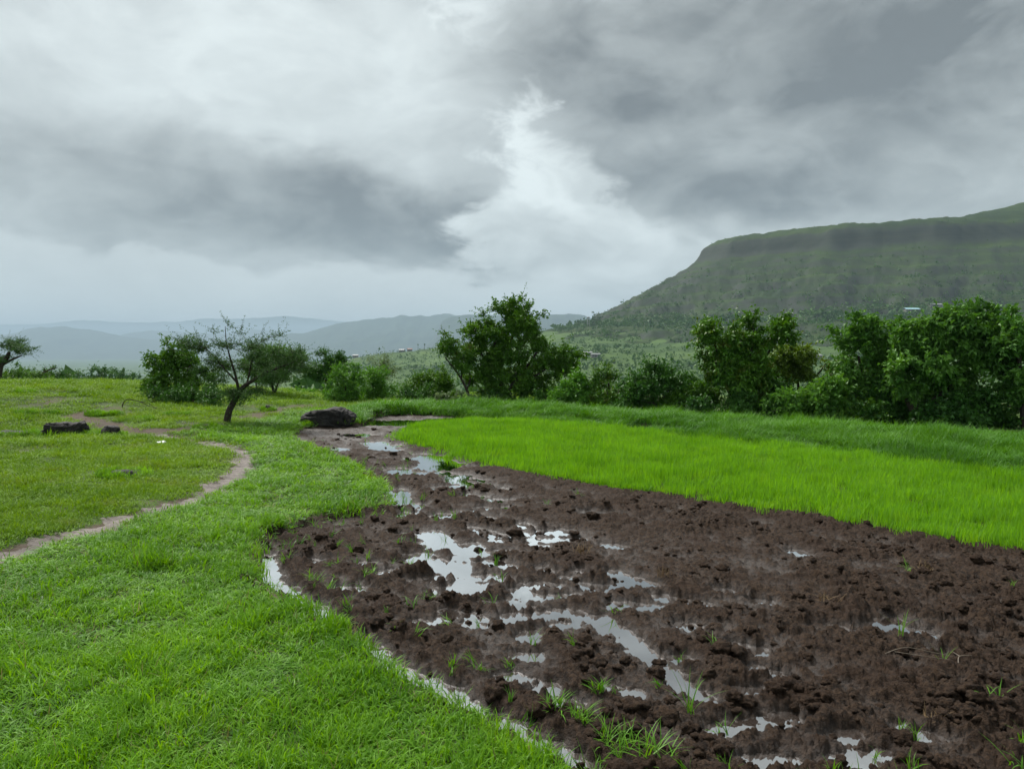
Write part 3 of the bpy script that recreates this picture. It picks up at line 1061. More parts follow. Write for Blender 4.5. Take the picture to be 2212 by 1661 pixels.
def make_grass():
    rng = np.random.default_rng(11)
    bank = protos('bank', M['bank_grass'], [(30, 0.085, (0.042, 0.10), 0.0062, (0.0, 0.7), (0.7, 2.1))] * 8 + [(24, 0.07, (0.06, 0.13), 0.0066, (0.0, 0.5), (0.7, 1.9))] * 5 + [('broadleaf', 16, 0.08, (0.022, 0.042), 0.021, (0.5, 1.3), (0.2, 0.8))] * 2 + [('dry_blade', 7, 0.07, (0.05, 0.12), 0.004, (0.3, 1.2), (0.1, 0.9))])
    past = protos('pasture', M['pasture_grass'], [(40, 0.09, (0.022, 0.055), 0.0048, (0.0, 0.8), (0.3, 1.5))] * 5 + [(26, 0.06, (0.04, 0.09), 0.005, (0.0, 0.5), (0.3, 1.3))])
    rice = protos('rice', M['rice'], [(34, 0.10, (0.075, 0.155), 0.0060, (0.0, 0.20), (0.0, 0.65))] * 5)
    bund = protos('bund', M['bund_grass'], [(40, 0.11, (0.12, 0.26), 0.0065, (0.0, 0.45), (0.2, 1.5))] * 4 + [(34, 0.10, (0.2, 0.36), 0.007, (0.0, 0.35), (0.3, 1.4))])
    edge = np.array([gp(u, v)[:2] for u, v in [(-900, 1500), (-420, 1345), (-150, 1258), (0, 1212), (180, 1160), (300, 1122), (400, 1092), (480, 1058), (530, 1015),
                                               (548, 990), (530, 966), (480, 953), (440, 945), (400, 940), (480, 927), (560, 912), (640, 893), (760, 885)]])
    mud_left = MUD[:31]
    BANKP = np.concatenate([[[-6, 1.0]], edge, mud_left[::-1], [[1.0, 1.0]]])
    # lush bank grass
    x, y = polar_pts(rng, 40000, 1.6, 22, -1.1, 0.45, 1.15)
    sd = poly_sd(BANKP, x, y)
    sdm = poly_sd(MUD, x, y) + 0.05 * fbm(x * 3, y * 3, 2, 400)
    ok = (sd < 0.05) & (sdm > -0.03)
    dm = dirt_at(x, y)
    ok &= (line_d(PATH, x, y) > 0.17 + 0.07 * fbm(x * 5, y * 5, 2, 401))
    for c, r in BARE:
        ok &= ((x - c[0]) ** 2 + (y - c[1]) ** 2) > (r * (0.8 + 0.5 * rng.random(len(x)))) ** 2
    x, y = x[ok], y[ok]
    d = np.hypot(x, y)
    lush = 0.85 + 0.75 * fbm(x * 1.5, y * 1.5, 3, 410) + 0.35 * sstep(0.5, 0.05, poly_sd(MUD, x, y)) + 0.25 * sstep(3.8, 2.6, d)
    sxy = np.interp(d, [2.5, 5, 10, 20], [0.95, 1.1, 1.6, 2.3]) * rng.uniform(0.8, 1.2, len(x))
    sz = np.clip(lush, 0.45, 1.8) * np.interp(d, [2.5, 8, 20], [0.85, 0.8, 0.95]) * rng.uniform(0.75, 1.25, len(x))
    stuff(finish_scatter('bank_grass', x, y, gz(x, y), sxy, sz, bank, rng, 0.18), 'lush bright green grass on the bank beside the mud', 'grass')
    # short pasture grass
    x, y = polar_pts(rng, 60000, 3.0, 46, -1.0, 0.05, 1.35)
    ok = (poly_sd(BANKP, x, y) > -0.02) & (poly_sd(MUD, x, y) > 0.1) & (poly_sd(BUND, x, y) > 0.0)
    ok &= (line_d(PATH, x, y) > 0.16 + 0.07 * fbm(x * 5, y * 5, 2, 401))
    dm = dirt_at(x, y)
    ok &= (dm + 0.35 * fbm(x * 1.6, y * 1.6, 3, 430) + 0.12 * rng.normal(size=len(x))) < 0.34
    x, y = x[ok], y[ok]
    d = np.hypot(x, y)
    sxy = np.interp(d, [4, 10, 20, 45], [1.05, 1.7, 2.7, 4.5]) * rng.uniform(0.8, 1.2, len(x))
    hum = 1 + 0.6 * fbm(x * 1.1, y * 1.1, 3, 440)
    sz = np.clip(hum, 0.4, 1.9) * np.interp(d, [4, 12, 30], [0.9, 1.1, 1.6]) * rng.uniform(0.75, 1.25, len(x))
    stuff(finish_scatter('pasture_grass', x, y, gz(x, y), sxy, sz, past, rng, 0.15), 'short yellow-green grazed grass on the left pasture', 'grass')
    # rice seedlings
    x, y = polar_pts(rng, 30000, 5.2, 21, -0.25, 1.15, 0.9)
    jit = 0.15 * fbm(x * 3.0, y * 3.0, 3, 450) + 0.06 * rng.normal(size=len(x))
    thin = fbm(x * 2.2, y * 2.2, 3, 455) + 0.35 * rng.normal(size=len(x)) < 0.55
    ok = (poly_sd(RICE, x, y) + jit < -0.02) & thin
    x, y = x[ok], y[ok]
    d = np.hypot(x, y)
    sxy = np.interp(d, [5, 10, 20], [0.95, 1.25, 2.0]) * rng.uniform(0.85, 1.15, len(x))
    sz = (1.0 + 0.38 * fbm(x * 1.4, y * 1.4, 3, 460)) * rng.uniform(0.72, 1.25, len(x)) * (0.75 + 0.25 * sstep(0.0, -0.4, poly_sd(RICE, x, y)))
    stuff(finish_scatter('rice_seedlings', x, y, mud_height(x, y), sxy, sz, rice, rng, 0.10), 'dense bright lime-green rice seedlings in their nursery bed', 'rice seedlings')
    # long grass of the bund
    x, y = polar_pts(rng, 60000, 8.0, 28, -0.3, 1.2, 0.9)
    ok = (poly_sd(BUND, x, y) + 0.12 * fbm(x * 2, y * 2, 2, 470) < 0.02)
    hole = gp(1385, 925)
    ok &= ((x - hole[0]) / 0.35) ** 2 + ((y - hole[1]) / 0.4) ** 2 > 1
    x, y = x[ok], y[ok]
    d = np.hypot(x, y)
    ln = line_d(BUND_MID, x, y)
    sxy = np.interp(d, [9, 20], [1.15, 1.8]) * rng.uniform(0.85, 1.2, len(x))
    sz = np.clip(0.62 + 0.45 * fbm(x * 0.9, y * 0.9, 3, 480), 0.35, 1.2) * rng.uniform(0.75, 1.25, len(x))
    zz = np.where(poly_sd(MUD, x, y) < 0, MUD_Z, gz(x, y))
    stuff(finish_scatter('bund_grass', x, y, zz, sxy, sz, bund, rng, 0.16), 'long dark green grass covering the field bund behind the rice', 'grass')
    # sprigs standing in the mud
    weed = protos('weed', M['weed'], [(9, 0.03, (0.06, 0.14), 0.0065, (0.1, 0.9), (0.4, 1.6))] * 4)
    x, y = polar_pts(rng, 3000, 2.3, 14, -0.45, 0.9, 1.2)
    sd = poly_sd(MUD, x, y)
    prob = 0.75 * np.exp(sd / 0.3) + 0.22 * np.exp(sd / 0.9) + 0.004
    c2 = np.exp(-((x - gp(600, 1190)[0]) ** 2 + (y - gp(650, 1170)[1]) ** 2) / 0.8)
    c3 = 0.8 * np.exp(-((x - gp(805, 1010)[0]) ** 2 / 0.12 + (y - gp(805, 1010)[1]) ** 2 / 1.5))
    ok = (sd < -0.02) & (poly_sd(RICE, x, y) > 0.05) & (rng.random(len(x)) < prob + 0.5 * c2 + c3)
    x, y = x[ok], y[ok]
    n = len(x)
    s = rng.uniform(0.5, 1.1, n)
    stuff(finish_scatter('mud_weeds', x, y, np.maximum(mud_height(x, y), WATER_Z), s, s, weed, rng, 0.25), 'scattered grass sprigs sprouting from the mud along the bank', 'weeds')


make_grass()


# ------------------------------------------------------------------ mesa and distant hills
PLATEAU = np.array([(380, 1346), (400, 1293), (512, 1190), (632, 1140), (760, 1112), (1000, 1080), (1500, 1000), (2300, 1000), (2300, 2400), (700, 2100), (430, 1560)], float)
MESA_D = np.array([-400, -60, 0, 26, 38, 45, 53, 120, 190, 255, 300, 345, 420, 520, 700, 1000, 1500], float)
MESA_Z = np.array([212, 208, 203, 193, 186, 170, 160, 118, 80, 48, 39, 34, 12, -8, -32, -60, -100], float)


def mesa_z(x, y):
    d = poly_sd(PLATEAU, x, y)
    rel = sstep(55, 180, d)
    ang = np.arctan2(y - 1500, x - 900)
    s = ang * 14
    d2 = d + rel * (12 * fbm(s, d * 0.006, 4, 500) + 14 * fbm(x * 0.012, y * 0.012, 5, 510, 0.6)) + 4 * fbm(x * 0.012, y * 0.012, 4, 511)
    z = np.interp(d2, MESA_D, MESA_Z)
    st = z / 15.0 + 0.6 * fbm(x * 0.004, y * 0.004, 2, 515)
    fr = st - np.floor(st)
    z = z + 15.0 * (sstep(0.2, 0.8, fr) - fr) * 0.58 * sstep(45, 90, d) * sstep(-60, -10, z)
    z = z + 3.0 * fbm(x * 0.025, y * 0.025, 5, 520, 0.6)
    # second tier rising at the right
    k = sstep(640, 900, x) * sstep(40, -140, d - 20)
    return z + 40 * k


def make_mesa():
    th = np.radians(np.linspace(2, 68, 440))
    r = np.geomspace(330, 2600, 360)
    R, TH = np.meshgrid(r, th, indexing='ij')
    x, y = (R * np.sin(TH)).ravel(), (R * np.cos(TH)).ravel()
    z = mesa_z(x, y)
    f = grid_faces(len(r), len(th))[:, ::-1]
    low = z < gz(x, y, False) - 6
    f = f[~low[f].all(1)]
    v, f, _ = compact(np.stack([x, y, z], 1), f)
    struct(obj('mesa_hill', mesh_np('mesa_hill', v, f), M['mesa']), 'flat-topped green mesa with a dark cliff band at right')


make_mesa()


def hill(name, label, crest, Y, depth, seed, relief=1.0, left_out=0, right_out=0):
    """ridge with the given skyline (layout px) standing at distance Y, as a solid relief"""
    c = np.array(crest, float)
    us = np.linspace(c[0, 0] - left_out, c[-1, 0] + right_out, 260)
    vv = np.interp(us, c[:, 0], c[:, 1])
    X = (us - W / 2) / F * Y
    Z = CAM_Z + (HORIZON - vv) / F * Y
    Z = Z + relief * 0.010 * depth * fbm(X / depth * 9, X * 0 + seed, 4, seed)
    ts = np.concatenate([np.linspace(-1, 0, 60), np.linspace(0, 0.8, 25)[1:]])
    base = -120.0
    TT, XX = np.meshgrid(ts, X, indexing='ij')
    ZZ = np.broadcast_to(Z, TT.shape)
    gull = fbm(XX / depth * 5.0, TT * 1.6, 5, seed + 3)
    prof = np.where(TT < 0, (1 + TT) ** 1.55, 1 - (TT / 0.8) ** 1.4)
    prof = prof + 0.20 * gull * np.clip(1 - np.abs(2 * prof - 1), 0, 1)
    z = base + (ZZ - base) * prof
    y = Y + TT * depth
    xx = XX * (1 + TT * depth / Y * 0.15)
    v = np.stack([xx.ravel(), y.ravel(), z.ravel()], 1)
    struct(obj(name, mesh_np(name, v, grid_faces(len(ts), len(X))), M['hills']), label)


hill('far_range', 'faintest blue mountain range along the horizon', [(-500, 735), (-200, 715), (0, 702), (90, 700), (180, 692), (290, 697), (380, 696), (440, 688), (500, 690), (620, 683), (690, 690), (740, 695), (900, 715), (1100, 735)], 22000, 4500, 3, 0.5)
hill('left_hill', 'hazy blue-grey rounded hill behind the lake', [(-600, 760), (-200, 745), (-60, 738), (20, 722), (70, 709), (140, 705), (195, 712), (260, 726), (340, 735), (480, 752), (560, 762)], 11500, 2800, 9, 0.6)
hill('middle_hill', 'hazy blue-grey low hill between the rounded hills', [(120, 765), (220, 735), (280, 719), (330, 714), (420, 719), (500, 722), (545, 712), (575, 713), (610, 726), (660, 742), (800, 765)], 14000, 2600, 15, 0.5)
hill('centre_range', 'hazy blue-grey long ridge behind the central tree', [(420, 775), (520, 752), (600, 726), (630, 719), (655, 722), (690, 710), (740, 697), (800, 690), (850, 685), (866, 681), (885, 684), (910, 681), (930, 684), (960, 678), (1000, 681), (1100, 682), (1200, 684), (1300, 700), (1400, 740)], 9800, 2600, 22, 0.6)
hill('cliff_range', 'hazy grey cliff-edged hill right behind the central tree', [(895, 770), (925, 742), (945, 720), (955, 694), (975, 684), (1030, 679), (1100, 682), (1180, 681), (1235, 678), (1260, 682), (1290, 694), (1400, 735), (1500, 770)], 7600, 1900, 31, 0.5)

# lake in the valley
lk = smooth_poly([(-2050, 2900, 0), (-1950, 2985, 0), (-1800, 2990, 0), (-1660, 2975, 0), (-1500, 2960, 0), (-1430, 2900, 0), (-1520, 2850, 0), (-1690, 2860, 0), (-1850, 2830, 0), (-2000, 2830, 0), (-2050, 2900, 0)], 5)[:-1]
lz = float(np.max(gz(lk[:, 0], lk[:, 1]))) + 1.0
lv = np.column_stack([lk[:, :2], np.full(len(lk), lz)])
cen = lv.mean(0)
lv = np.vstack([lv, cen])
n_ = len(lk)
struct(obj('lake', mesh_np('lake', lv, np.array([(i, (i + 1) % n_, n_) for i in range(n_)])), M['lake']), 'thin bright strip of lake water in the valley')


# ------------------------------------------------------------------ far scrub
def shrub_cloud(name, x, y, z, h, quads, seed, label, cat):
    rng = np.random.default_rng(seed)
    n = len(x)
    k = quads
    c = np.stack([x, y, z], 1)[:, None, :]
    off = rng.normal(size=(n, k, 3)); off = unit(off) * rng.random((n, k, 1)) ** 0.4
    off[:, :, 2] = np.abs(off[:, :, 2]) * 0.95
    p = (c + off * np.stack([h * 0.55, h * 0.55, h], 1)[:, None, :]).reshape(-1, 3)
    m = n * k
    ax = unit(rng.normal(size=(m, 3)) + off.reshape(-1, 3) * 0.5); nr = unit(rng.normal(size=(m, 3)) + (0, 0, 0.8))
    sz = np.repeat(h, k) * rng.uniform(0.35, 0.65, m) * (6.0 / k) ** 0.42
    v, f = leaves(p, ax, nr, sz * 1.3, sz)
    var = np.repeat(np.repeat(rng.random(n), k) * 0.7 + rng.random(m) * 0.3, 4)
    o = obj(name, mesh_np(name, v, f, {'var': var}, False), M['leaf_far'])
    return stuff(o, label, cat)


def make_scrub():
    rng = np.random.default_rng(77)
    # mesa slopes
    n = 80000
    th = np.radians(rng.uniform(3, 42, n)); r = np.exp(rng.uniform(np.log(380), np.log(1500), n))
    x, y = r * np.sin(th), r * np.cos(th)
    d = poly_sd(PLATEAU, x, y)
    mz = mesa_z(x, y); vz = gz(x, y, False)
    patch = fbm(x * 0.010, y * 0.010, 4, 600)
    dens = np.interp(d, [-50, -3, 10, 60, 90, 200, 262, 290, 330, 420, 700, 1000], [0.0, 0.0, 0.14, 0.05, 0.25, 0.5, 0.9, 1.0, 0.6, 0.5, 0.8, 0.9])
    ok = (rng.random(n) < dens * np.clip(0.6 + 1.1 * patch, 0.05, 1)) & (mz > vz)
    h = np.interp(d, [0, 60, 200, 255, 300, 340, 500], [2.2, 2.0, 2.6, 4.5, 5.0, 3.4, 4.0]) * rng.lognormal(0, 0.35, n)
    shrub_cloud('mesa_scrub', x[ok], y[ok], mz[ok], h[ok] * 0.85, 5, 1, 'dark scrub and small trees dotted over the mesa slope', 'scrub')
    # small trees along the rim
    # valley and spur
    n = 45000
    th = np.radians(rng.uniform(-40, 30, n)); r = np.exp(rng.uniform(np.log(300), np.log(2800), n))
    x, y = r * np.sin(th), r * np.cos(th)
    vz = gz(x, y, False)
    patch = fbm(x * 0.008, y * 0.016, 4, 610)
    ok = (rng.random(n) < np.clip(0.42 + 0.9 * patch, 0.03, 0.9)) & (mesa_z(x, y) < vz)
    ok &= poly_sd(lk[:, :2], x, y) > 20
    h = 3.2 * rng.lognormal(0, 0.4, n)
    shrub_cloud('valley_scrub', x[ok], y[ok], vz[ok], h[ok] * 0.85, 5, 2, 'hedgerow trees and scrub over the valley fields', 'scrub')
    # woods just below the tree line
    n = 2600
    th = np.radians(rng.uniform(-42, 44, n)); r = np.exp(rng.uniform(np.log(75), np.log(320), n))
    x, y = r * np.sin(th), r * np.cos(th)
    ok = rng.random(n) < np.clip(0.55 + 0.8 * fbm(x * 0.03, y * 0.03, 3, 620), 0.1, 1)
    x, y = x[ok], y[ok]
    h = 3.6 * rng.lognormal(0, 0.3, len(x))
    shrub_cloud('hillside_woods', x, y, gz(x, y, False), h, 40, 3, 'dense woods on the slope falling away behind the trees', 'woods')


make_scrub()


# ------------------------------------------------------------------ trees and shrubs
def tree(name, label, cat, Y, base, trunks, blobs, leaf, mat, clumps=60, twigs=9, per=12, twl=0.32, up=0.25, droop=0.15,
         seed=1, rtrunk=0.06, group=None, flat=1.0, spikes=(), stems=1, depth=0.85, shoots=0, bough=None):
    """base, trunks and blobs are given in layout px at distance Y; the crown gets its own depth"""
    rng = np.random.default_rng(seed)
    S = Y / F
    per = max(6, int(per * 0.85))
    leaf = (leaf[0] * 1.08, leaf[1] * 1.08)
    if bough is None:
        bough = 0.30 * Y / 20
    b = at(base[0], base[1], Y)
    b[2] = g1(b[0], b[1])
    root = tag(empty(name, b), label, cat, group)
    nodes, rads = [], []
    B = Bag()
    if not trunks:
        for k in range(stems):
            bl = blobs[k % len(blobs)]
            e = at(bl[0] + rng.uniform(-0.3, 0.3) * bl[2], bl[1], Y)
            s0 = b + np.array([rng.uniform(-.12, .12), rng.uniform(-.12, .12), -0.1])
            m = s0 * 0.5 + e * 0.5 + rng.normal(0, 0.10, 3) + np.array([0, 0, 0.05])
            p = smooth_poly([s0, m, e], 5)
            rr = np.linspace(rtrunk, rtrunk * 0.35, len(p))
            B.tube(p, rr, 6); nodes += list(p[3:]); rads += list(rr[3:])
    for ti, t in enumerate(trunks):
        p = np.array([at(q[0], q[1], Y) for q in t])
        k = rng.normal(0, 0.06, len(p)); k[0] = 0
        p[:, 1] += np.cumsum(k) if ti else k * 0.5
        if ti == 0:
            p[0, 2] = b[2] - 0.12
        p = smooth_poly(p, 5)
        if len(t[0]) > 2:
            rr = np.interp(np.linspace(0, 1, len(p)), np.linspace(0, 1, len(t)), [q[2] for q in t])
        else:
            rr = np.linspace(rtrunk * (1 if ti == 0 else 0.7), rtrunk * (0.45 if ti == 0 else 0.25), len(p))
        B.tube(p, rr, 8)
        st = len(p) // 3 if ti == 0 else 1
        nodes += list(p[st:]); rads += list(rr[st:])
    # clump centres
    wts = np.array([q[2] * q[3] for q in blobs], float); wts /= wts.sum()
    C = []
    cc = np.mean([at(q[0], q[1], Y) for q in blobs], axis=0)
    nb = max(4, clumps // 6)
    for i in range(nb):
        q = blobs[rng.choice(len(blobs), p=wts)]
        o = rng.normal(size=3); o = o / np.linalg.norm(o) * rng.random() ** 0.40 * rng.choice([0.9, 0.95, 1.0, 1.18])
        c = at(q[0], q[1], Y) + o * np.array([q[2] * S, depth * max(q[2], q[3]) * S, q[3] * S]) * 0.92
        br = bough * rng.lognormal(0, 0.3)
        for j in range(rng.integers(4, 9)):
            g = rng.normal(size=3); g = g / np.linalg.norm(g) * rng.random() ** 0.5
            C.append(c + g * br * np.array([1.0, 1.0, 0.55 * flat + 0.1]))
    C = np.array(C)
    if shoots:
        ex = []
        for i in range(shoots):
            q = blobs[rng.choice(len(blobs), p=wts)]
            an = rng.uniform(-0.9, 0.9)
            c = at(q[0] + math.sin(an) * q[2] * 1.0, q[1] - math.cos(an) * q[3] * 0.85, Y) + np.array([0.0, rng.uniform(-.5, .5) * q[2] * S, 0.0])
            for j in range(3):
                ex.append(c + np.array([math.sin(an) * 0.5, 0, 1.0]) * 0.09 * j + rng.normal(0, 0.03, 3))
        C = np.vstack([C, np.array(ex)])
    if spikes:
        sp = np.array([at(q[0], q[1], Y) + np.array([0, rng.uniform(-.3, .3), 0]) for q in spikes])
        C = np.vstack([C, sp])
    N0 = np.array(nodes)
    order = np.argsort([np.min(np.linalg.norm(N0 - c, axis=1)) for c in C])
    nodes = list(nodes); rads = list(rads)
    for i in order:
        c = C[i]
        A = np.array(nodes)
        dist = np.linalg.norm(A - c, axis=1) + np.where(A[:, 2] > c[2] + 0.1, 0.6, 0)
        j = int(np.argmin(dist))
        a = A[j]; ln = float(np.linalg.norm(c - a))
        if ln < 0.04:
            continue
        mid = a * 0.5 + c * 0.5 + rng.normal(0, 0.10 * ln, 3) - np.array([0, 0, 0.06 * ln])
        p = smooth_poly([a, mid, c], 3)
        r0 = min(rads[j] * 0.75, 0.007 + 0.012 * ln)
        rr = np.linspace(r0, max(r0 * 0.4, 0.003), len(p))
        B.tube(p, rr, 3)
        nodes += list(p[2:]); rads += list(rr[2:])
    # twigs with leaves
    nC = len(C)
    m = nC * twigs
    cen = np.repeat(C, twigs, 0)
    out = unit(cen - cc)
    d = unit(rng.normal(size=(m, 3)) * np.array([1, 1, flat]) + 0.55 * out + np.array([0, 0, up]))
    ln = 0.8 * twl * rng.lognormal(-0.25, 0.40, m)
    A = cen + rng.normal(0, 0.03, (m, 3))
    E = A + d * ln[:, None]
    hm_ = (m + 2) // 3
    tv, tf = sticks(A[::3], E[::3], np.full(hm_, 0.0042), np.full(hm_, 0.0018))
    B.add(tv, tf)
    obj('trunk', B.mesh('trunk'), M['bark'], root).matrix_parent_inverse.identity()
    k = m * per
    tt = np.tile(np.linspace(0.12, 1.04, per), m) + rng.uniform(-0.05, 0.05, k)
    P_ = np.repeat(A, per, 0) + np.repeat(d * ln[:, None], per, 0) * tt[:, None] + rng.normal(0, 0.012, (k, 3))
    side = rng.normal(size=(k, 3))
    ax = unit(np.repeat(d, per, 0) * 0.7 + unit(side) * 0.9 + np.array([0, 0, -droop]))
    nr = unit(rng.normal(size=(k, 3)) * 0.55 + np.array([0, 0, 0.9]) + np.repeat(out, per, 0) * 0.3)
    L = leaf[0] * rng.uniform(0.6, 1.2, k); Wd = leaf[1] * rng.uniform(0.75, 1.15, k)
    v, f = leaves(P_, ax, nr, L, Wd)
    var = np.repeat(np.clip(np.repeat(rng.random(nC), twigs * per) * 0.5 + rng.random(k) * 0.5, 0, 1), 4)
    obj('crown', mesh_np('crown', v, f, {'var': var}, False), M[mat], root)
    for ch in root.children:
        ch.location = -b
    return root


# leaning acacia beside the path
tree('acacia_tree', 'sparse thorny acacia with leaning dark trunk left of the big boulder', 'tree', 16.3, (489, 918),
     [[(489, 920, .085), (497, 890, .070), (508, 862, .062), (520, 842, .054), (534, 830, .044)],
      [(528, 834, .044), (556, 818, .036), (592, 800, .028), (640, 782, .014)], [(516, 846, .034), (508, 810, .026), (498, 775, .018), (490, 740, .011), (489, 706, .005)],
      [(512, 826, .024), (480, 790, .017), (450, 758, .011), (410, 735, .005)], [(534, 828, .02), (545, 780, .013), (560, 742, .008), (598, 722, .004)]],
     [(470, 755, 70, 26), (490, 795, 75, 40), (570, 792, 85, 30), (610, 775, 60, 26), (435, 752, 42, 22), (540, 752, 60, 26), (490, 722, 18, 22), (525, 850, 60, 14)],
     (0.038, 0.017), 'leaf_acacia', 185, 10, 18, 0.36, 0.2, 0.05, 3, 0.1, flat=0.5,
     spikes=[(489, 704), (455, 718), (411, 732), (430, 740), (598, 722), (580, 728), (520, 722), (640, 760), (560, 735)])
tree('acacia_tree', 'flat-crowned acacia cropped by the left edge of the picture', 'tree', 38, (-18, 812),
     [[(-18, 815, .2), (0, 795, .16), (12, 778, .12), (20, 760, .07)], [(5, 788, .08), (30, 775, .05), (48, 768, .03)]],
     [(20, 750, 48, 9), (-15, 748, 55, 12), (40, 760, 28, 7), (-20, 775, 40, 8)], (0.075, 0.035), 'leaf_acacia', 90, 9, 14, 0.5, 0.2, 0.05, 5, 0.2, flat=0.4)
# left bushy trees
tree('bushy_tree', 'bushy broad-leaved tree left of the leaning acacia', 'tree', 21, (385, 866),
     [[(385, 870), (384, 840), (378, 800), (372, 765)], [(384, 845), (400, 815), (412, 790)]],
     [(370, 765, 36, 24), (345, 795, 30, 24), (402, 795, 36, 30), (375, 830, 52, 34), (345, 838, 28, 24), (425, 838, 30, 28)],
     (0.085, 0.045), 'leaf_mid', 115, 10, 13, 0.26, 0.35, 0.15, 7, 0.07, shoots=8, spikes=[(362, 742), (395, 748), (338, 772)])
tree('shrub', 'low dark shrub at the foot of the left bushy tree', 'shrub', 20, (440, 878), [],
     [(420, 862, 34, 18), (448, 858, 26, 22), (395, 855, 40, 16), (355, 858, 34, 14)], (0.06, 0.03), 'leaf_dark', 85, 10, 13, 0.24, 0.3, 0.1, 8, 0.03, stems=4)
tree('umbrella_tree', 'rounded acacia with forked thin stems right behind the leaning acacia', 'tree', 25, (592, 863),
     [[(592, 866), (591, 845), (586, 820), (580, 800)], [(592, 852), (600, 832), (608, 806)], [(556, 866), (556, 845), (552, 812)]],
     [(590, 772, 52, 20), (556, 785, 38, 22), (628, 788, 34, 24), (600, 806, 58, 18), (570, 812, 40, 14)], (0.06, 0.03), 'leaf_mid', 200, 10, 13, 0.34, 0.2, 0.05, 9, 0.06, flat=0.6)
tree('umbrella_tree', 'dark dome-crowned tree standing behind the light green round tree', 'tree', 31, (705, 872),
     [[(705, 878), (704, 845), (706, 805)]], [(712, 775, 34, 13), (690, 790, 30, 16), (728, 792, 26, 18), (706, 812, 44, 18), (672, 806, 20, 12)],
     (0.075, 0.04), 'leaf_dark', 110, 10, 12, 0.36, 0.15, 0.05, 10, 0.08, flat=0.6)
tree('round_tree', 'light green round tree with thin trunk left above the big boulder', 'tree', 24, (747, 880),
     [[(747, 884), (747, 862), (746, 835), (745, 810)], [(747, 850), (730, 832)], [(747, 855), (765, 836)]],
     [(745, 812, 30, 16), (745, 836, 44, 26), (722, 850, 28, 24), (772, 852, 24, 24), (745, 862, 44, 14)], (0.065, 0.034), 'leaf_light', 120, 10, 13, 0.28, 0.25, 0.1, 11, 0.05)
tree('round_tree', 'light green bushy tree just right above the big boulder', 'tree', 25, (815, 880),
     [[(815, 884), (814, 860), (812, 835)]], [(815, 826, 28, 18), (806, 848, 38, 26), (832, 850, 18, 22), (812, 866, 40, 10)], (0.065, 0.034), 'leaf_light', 100, 10, 13, 0.28, 0.25, 0.1, 12, 0.05)
tree('pale_tree', 'pale grey-green sparse treetop behind the bushy tree', 'tree', 35, (816, 862),
     [[(816, 870), (816, 830), (818, 795)]], [(815, 788, 22, 14), (826, 800, 18, 12), (800, 800, 15, 10)], (0.08, 0.04), 'leaf_pale', 40, 8, 9, 0.42, 0.4, 0.1, 13, 0.07)
# trees round the central tree
tree('shrub', 'rounded mid-green bush left of the central tree', 'shrub', 24, (932, 880), [],
     [(932, 832, 36, 28), (905, 852, 26, 22), (962, 850, 30, 26), (920, 812, 20, 18), (935, 860, 50, 14)], (0.07, 0.036), 'leaf_mid', 130, 10, 13, 0.28, 0.35, 0.1, 14, 0.04, stems=5)
tree('shrub', 'small dark bush leftmost in front of the rounded bush', 'shrub', 23, (884, 880), [],
     [(884, 858, 24, 18), (872, 866, 18, 10), (900, 864, 16, 12)], (0.06, 0.03), 'leaf_dark', 55, 10, 12, 0.22, 0.4, 0.1, 15, 0.03, stems=3)
tree('central_tree', 'tall spreading green tree at the centre behind the bund', 'tree', 23, (1085, 882),
     [[(1086, 886, .11), (1086, 862, .10), (1083, 830, .09), (1076, 790, .07), (1068, 740, .04)], [(1086, 858, .07), (1108, 830, .06), (1136, 796, .045), (1160, 760, .03)],
      [(1080, 815, .05), (1050, 780, .04), (1032, 750, .025)], [(1078, 790, .05), (1100, 745, .035), (1115, 700, .02)], [(1110, 828, .04), (1150, 815, .03), (1190, 790, .02)]],
     [(1105, 690, 42, 36), (1058, 712, 46, 42), (1140, 712, 46, 42), (1080, 760, 72, 46), (1178, 765, 48, 42), (1024, 738, 22, 20), (1150, 805, 56, 34), (1062, 808, 54, 40),
      (1222, 768, 24, 30), (1110, 840, 66, 26), (1045, 850, 48, 22), (1205, 800, 26, 16), (1160, 855, 34, 20)],
     (0.085, 0.045), 'leaf_mid', 420, 10, 13, 0.30, 0.3, 0.15, 16, 0.1, shoots=5,
     spikes=[(1070, 664), (1112, 658), (1140, 662), (1048, 682), (1166, 684), (1090, 668)])
tree('slanting_tree', 'thin slanting tree with bare lower stem left of the central tree', 'tree', 22.3, (1018, 880),
     [[(1018, 884, .05), (1013, 856, .045), (1004, 832, .04), (990, 808, .03), (962, 772, .015)], [(1008, 842, .03), (1016, 815, .02), (1006, 780, .012)], [(996, 818, .03), (1000, 785, .02), (990, 758, .01)]],
     [(982, 752, 26, 14), (1004, 768, 22, 16), (968, 766, 14, 8), (1010, 792, 18, 10)], (0.07, 0.036), 'leaf_mixed', 60, 9, 12, 0.26, 0.25, 0.1, 17, 0.04)
tree('shrub', 'pale-leaved low herb bush below the slanting tree', 'shrub', 21.5, (1000, 884), [],
     [(990, 868, 26, 8), (1030, 870, 26, 9), (960, 870, 16, 7)], (0.08, 0.05), 'leaf_pale', 42, 8, 9, 0.16, 0.5, 0.1, 18, 0.015, stems=4)
tree('shrub', 'light green large-leaved bush right of the central tree', 'shrub', 20.8, (1232, 890), [],
     [(1228, 850, 30, 28), (1240, 826, 24, 16), (1252, 860, 20, 18), (1216, 870, 24, 12)], (0.11, 0.06), 'leaf_light', 62, 9, 11, 0.26, 0.4, 0.3, 19, 0.035, stems=4)
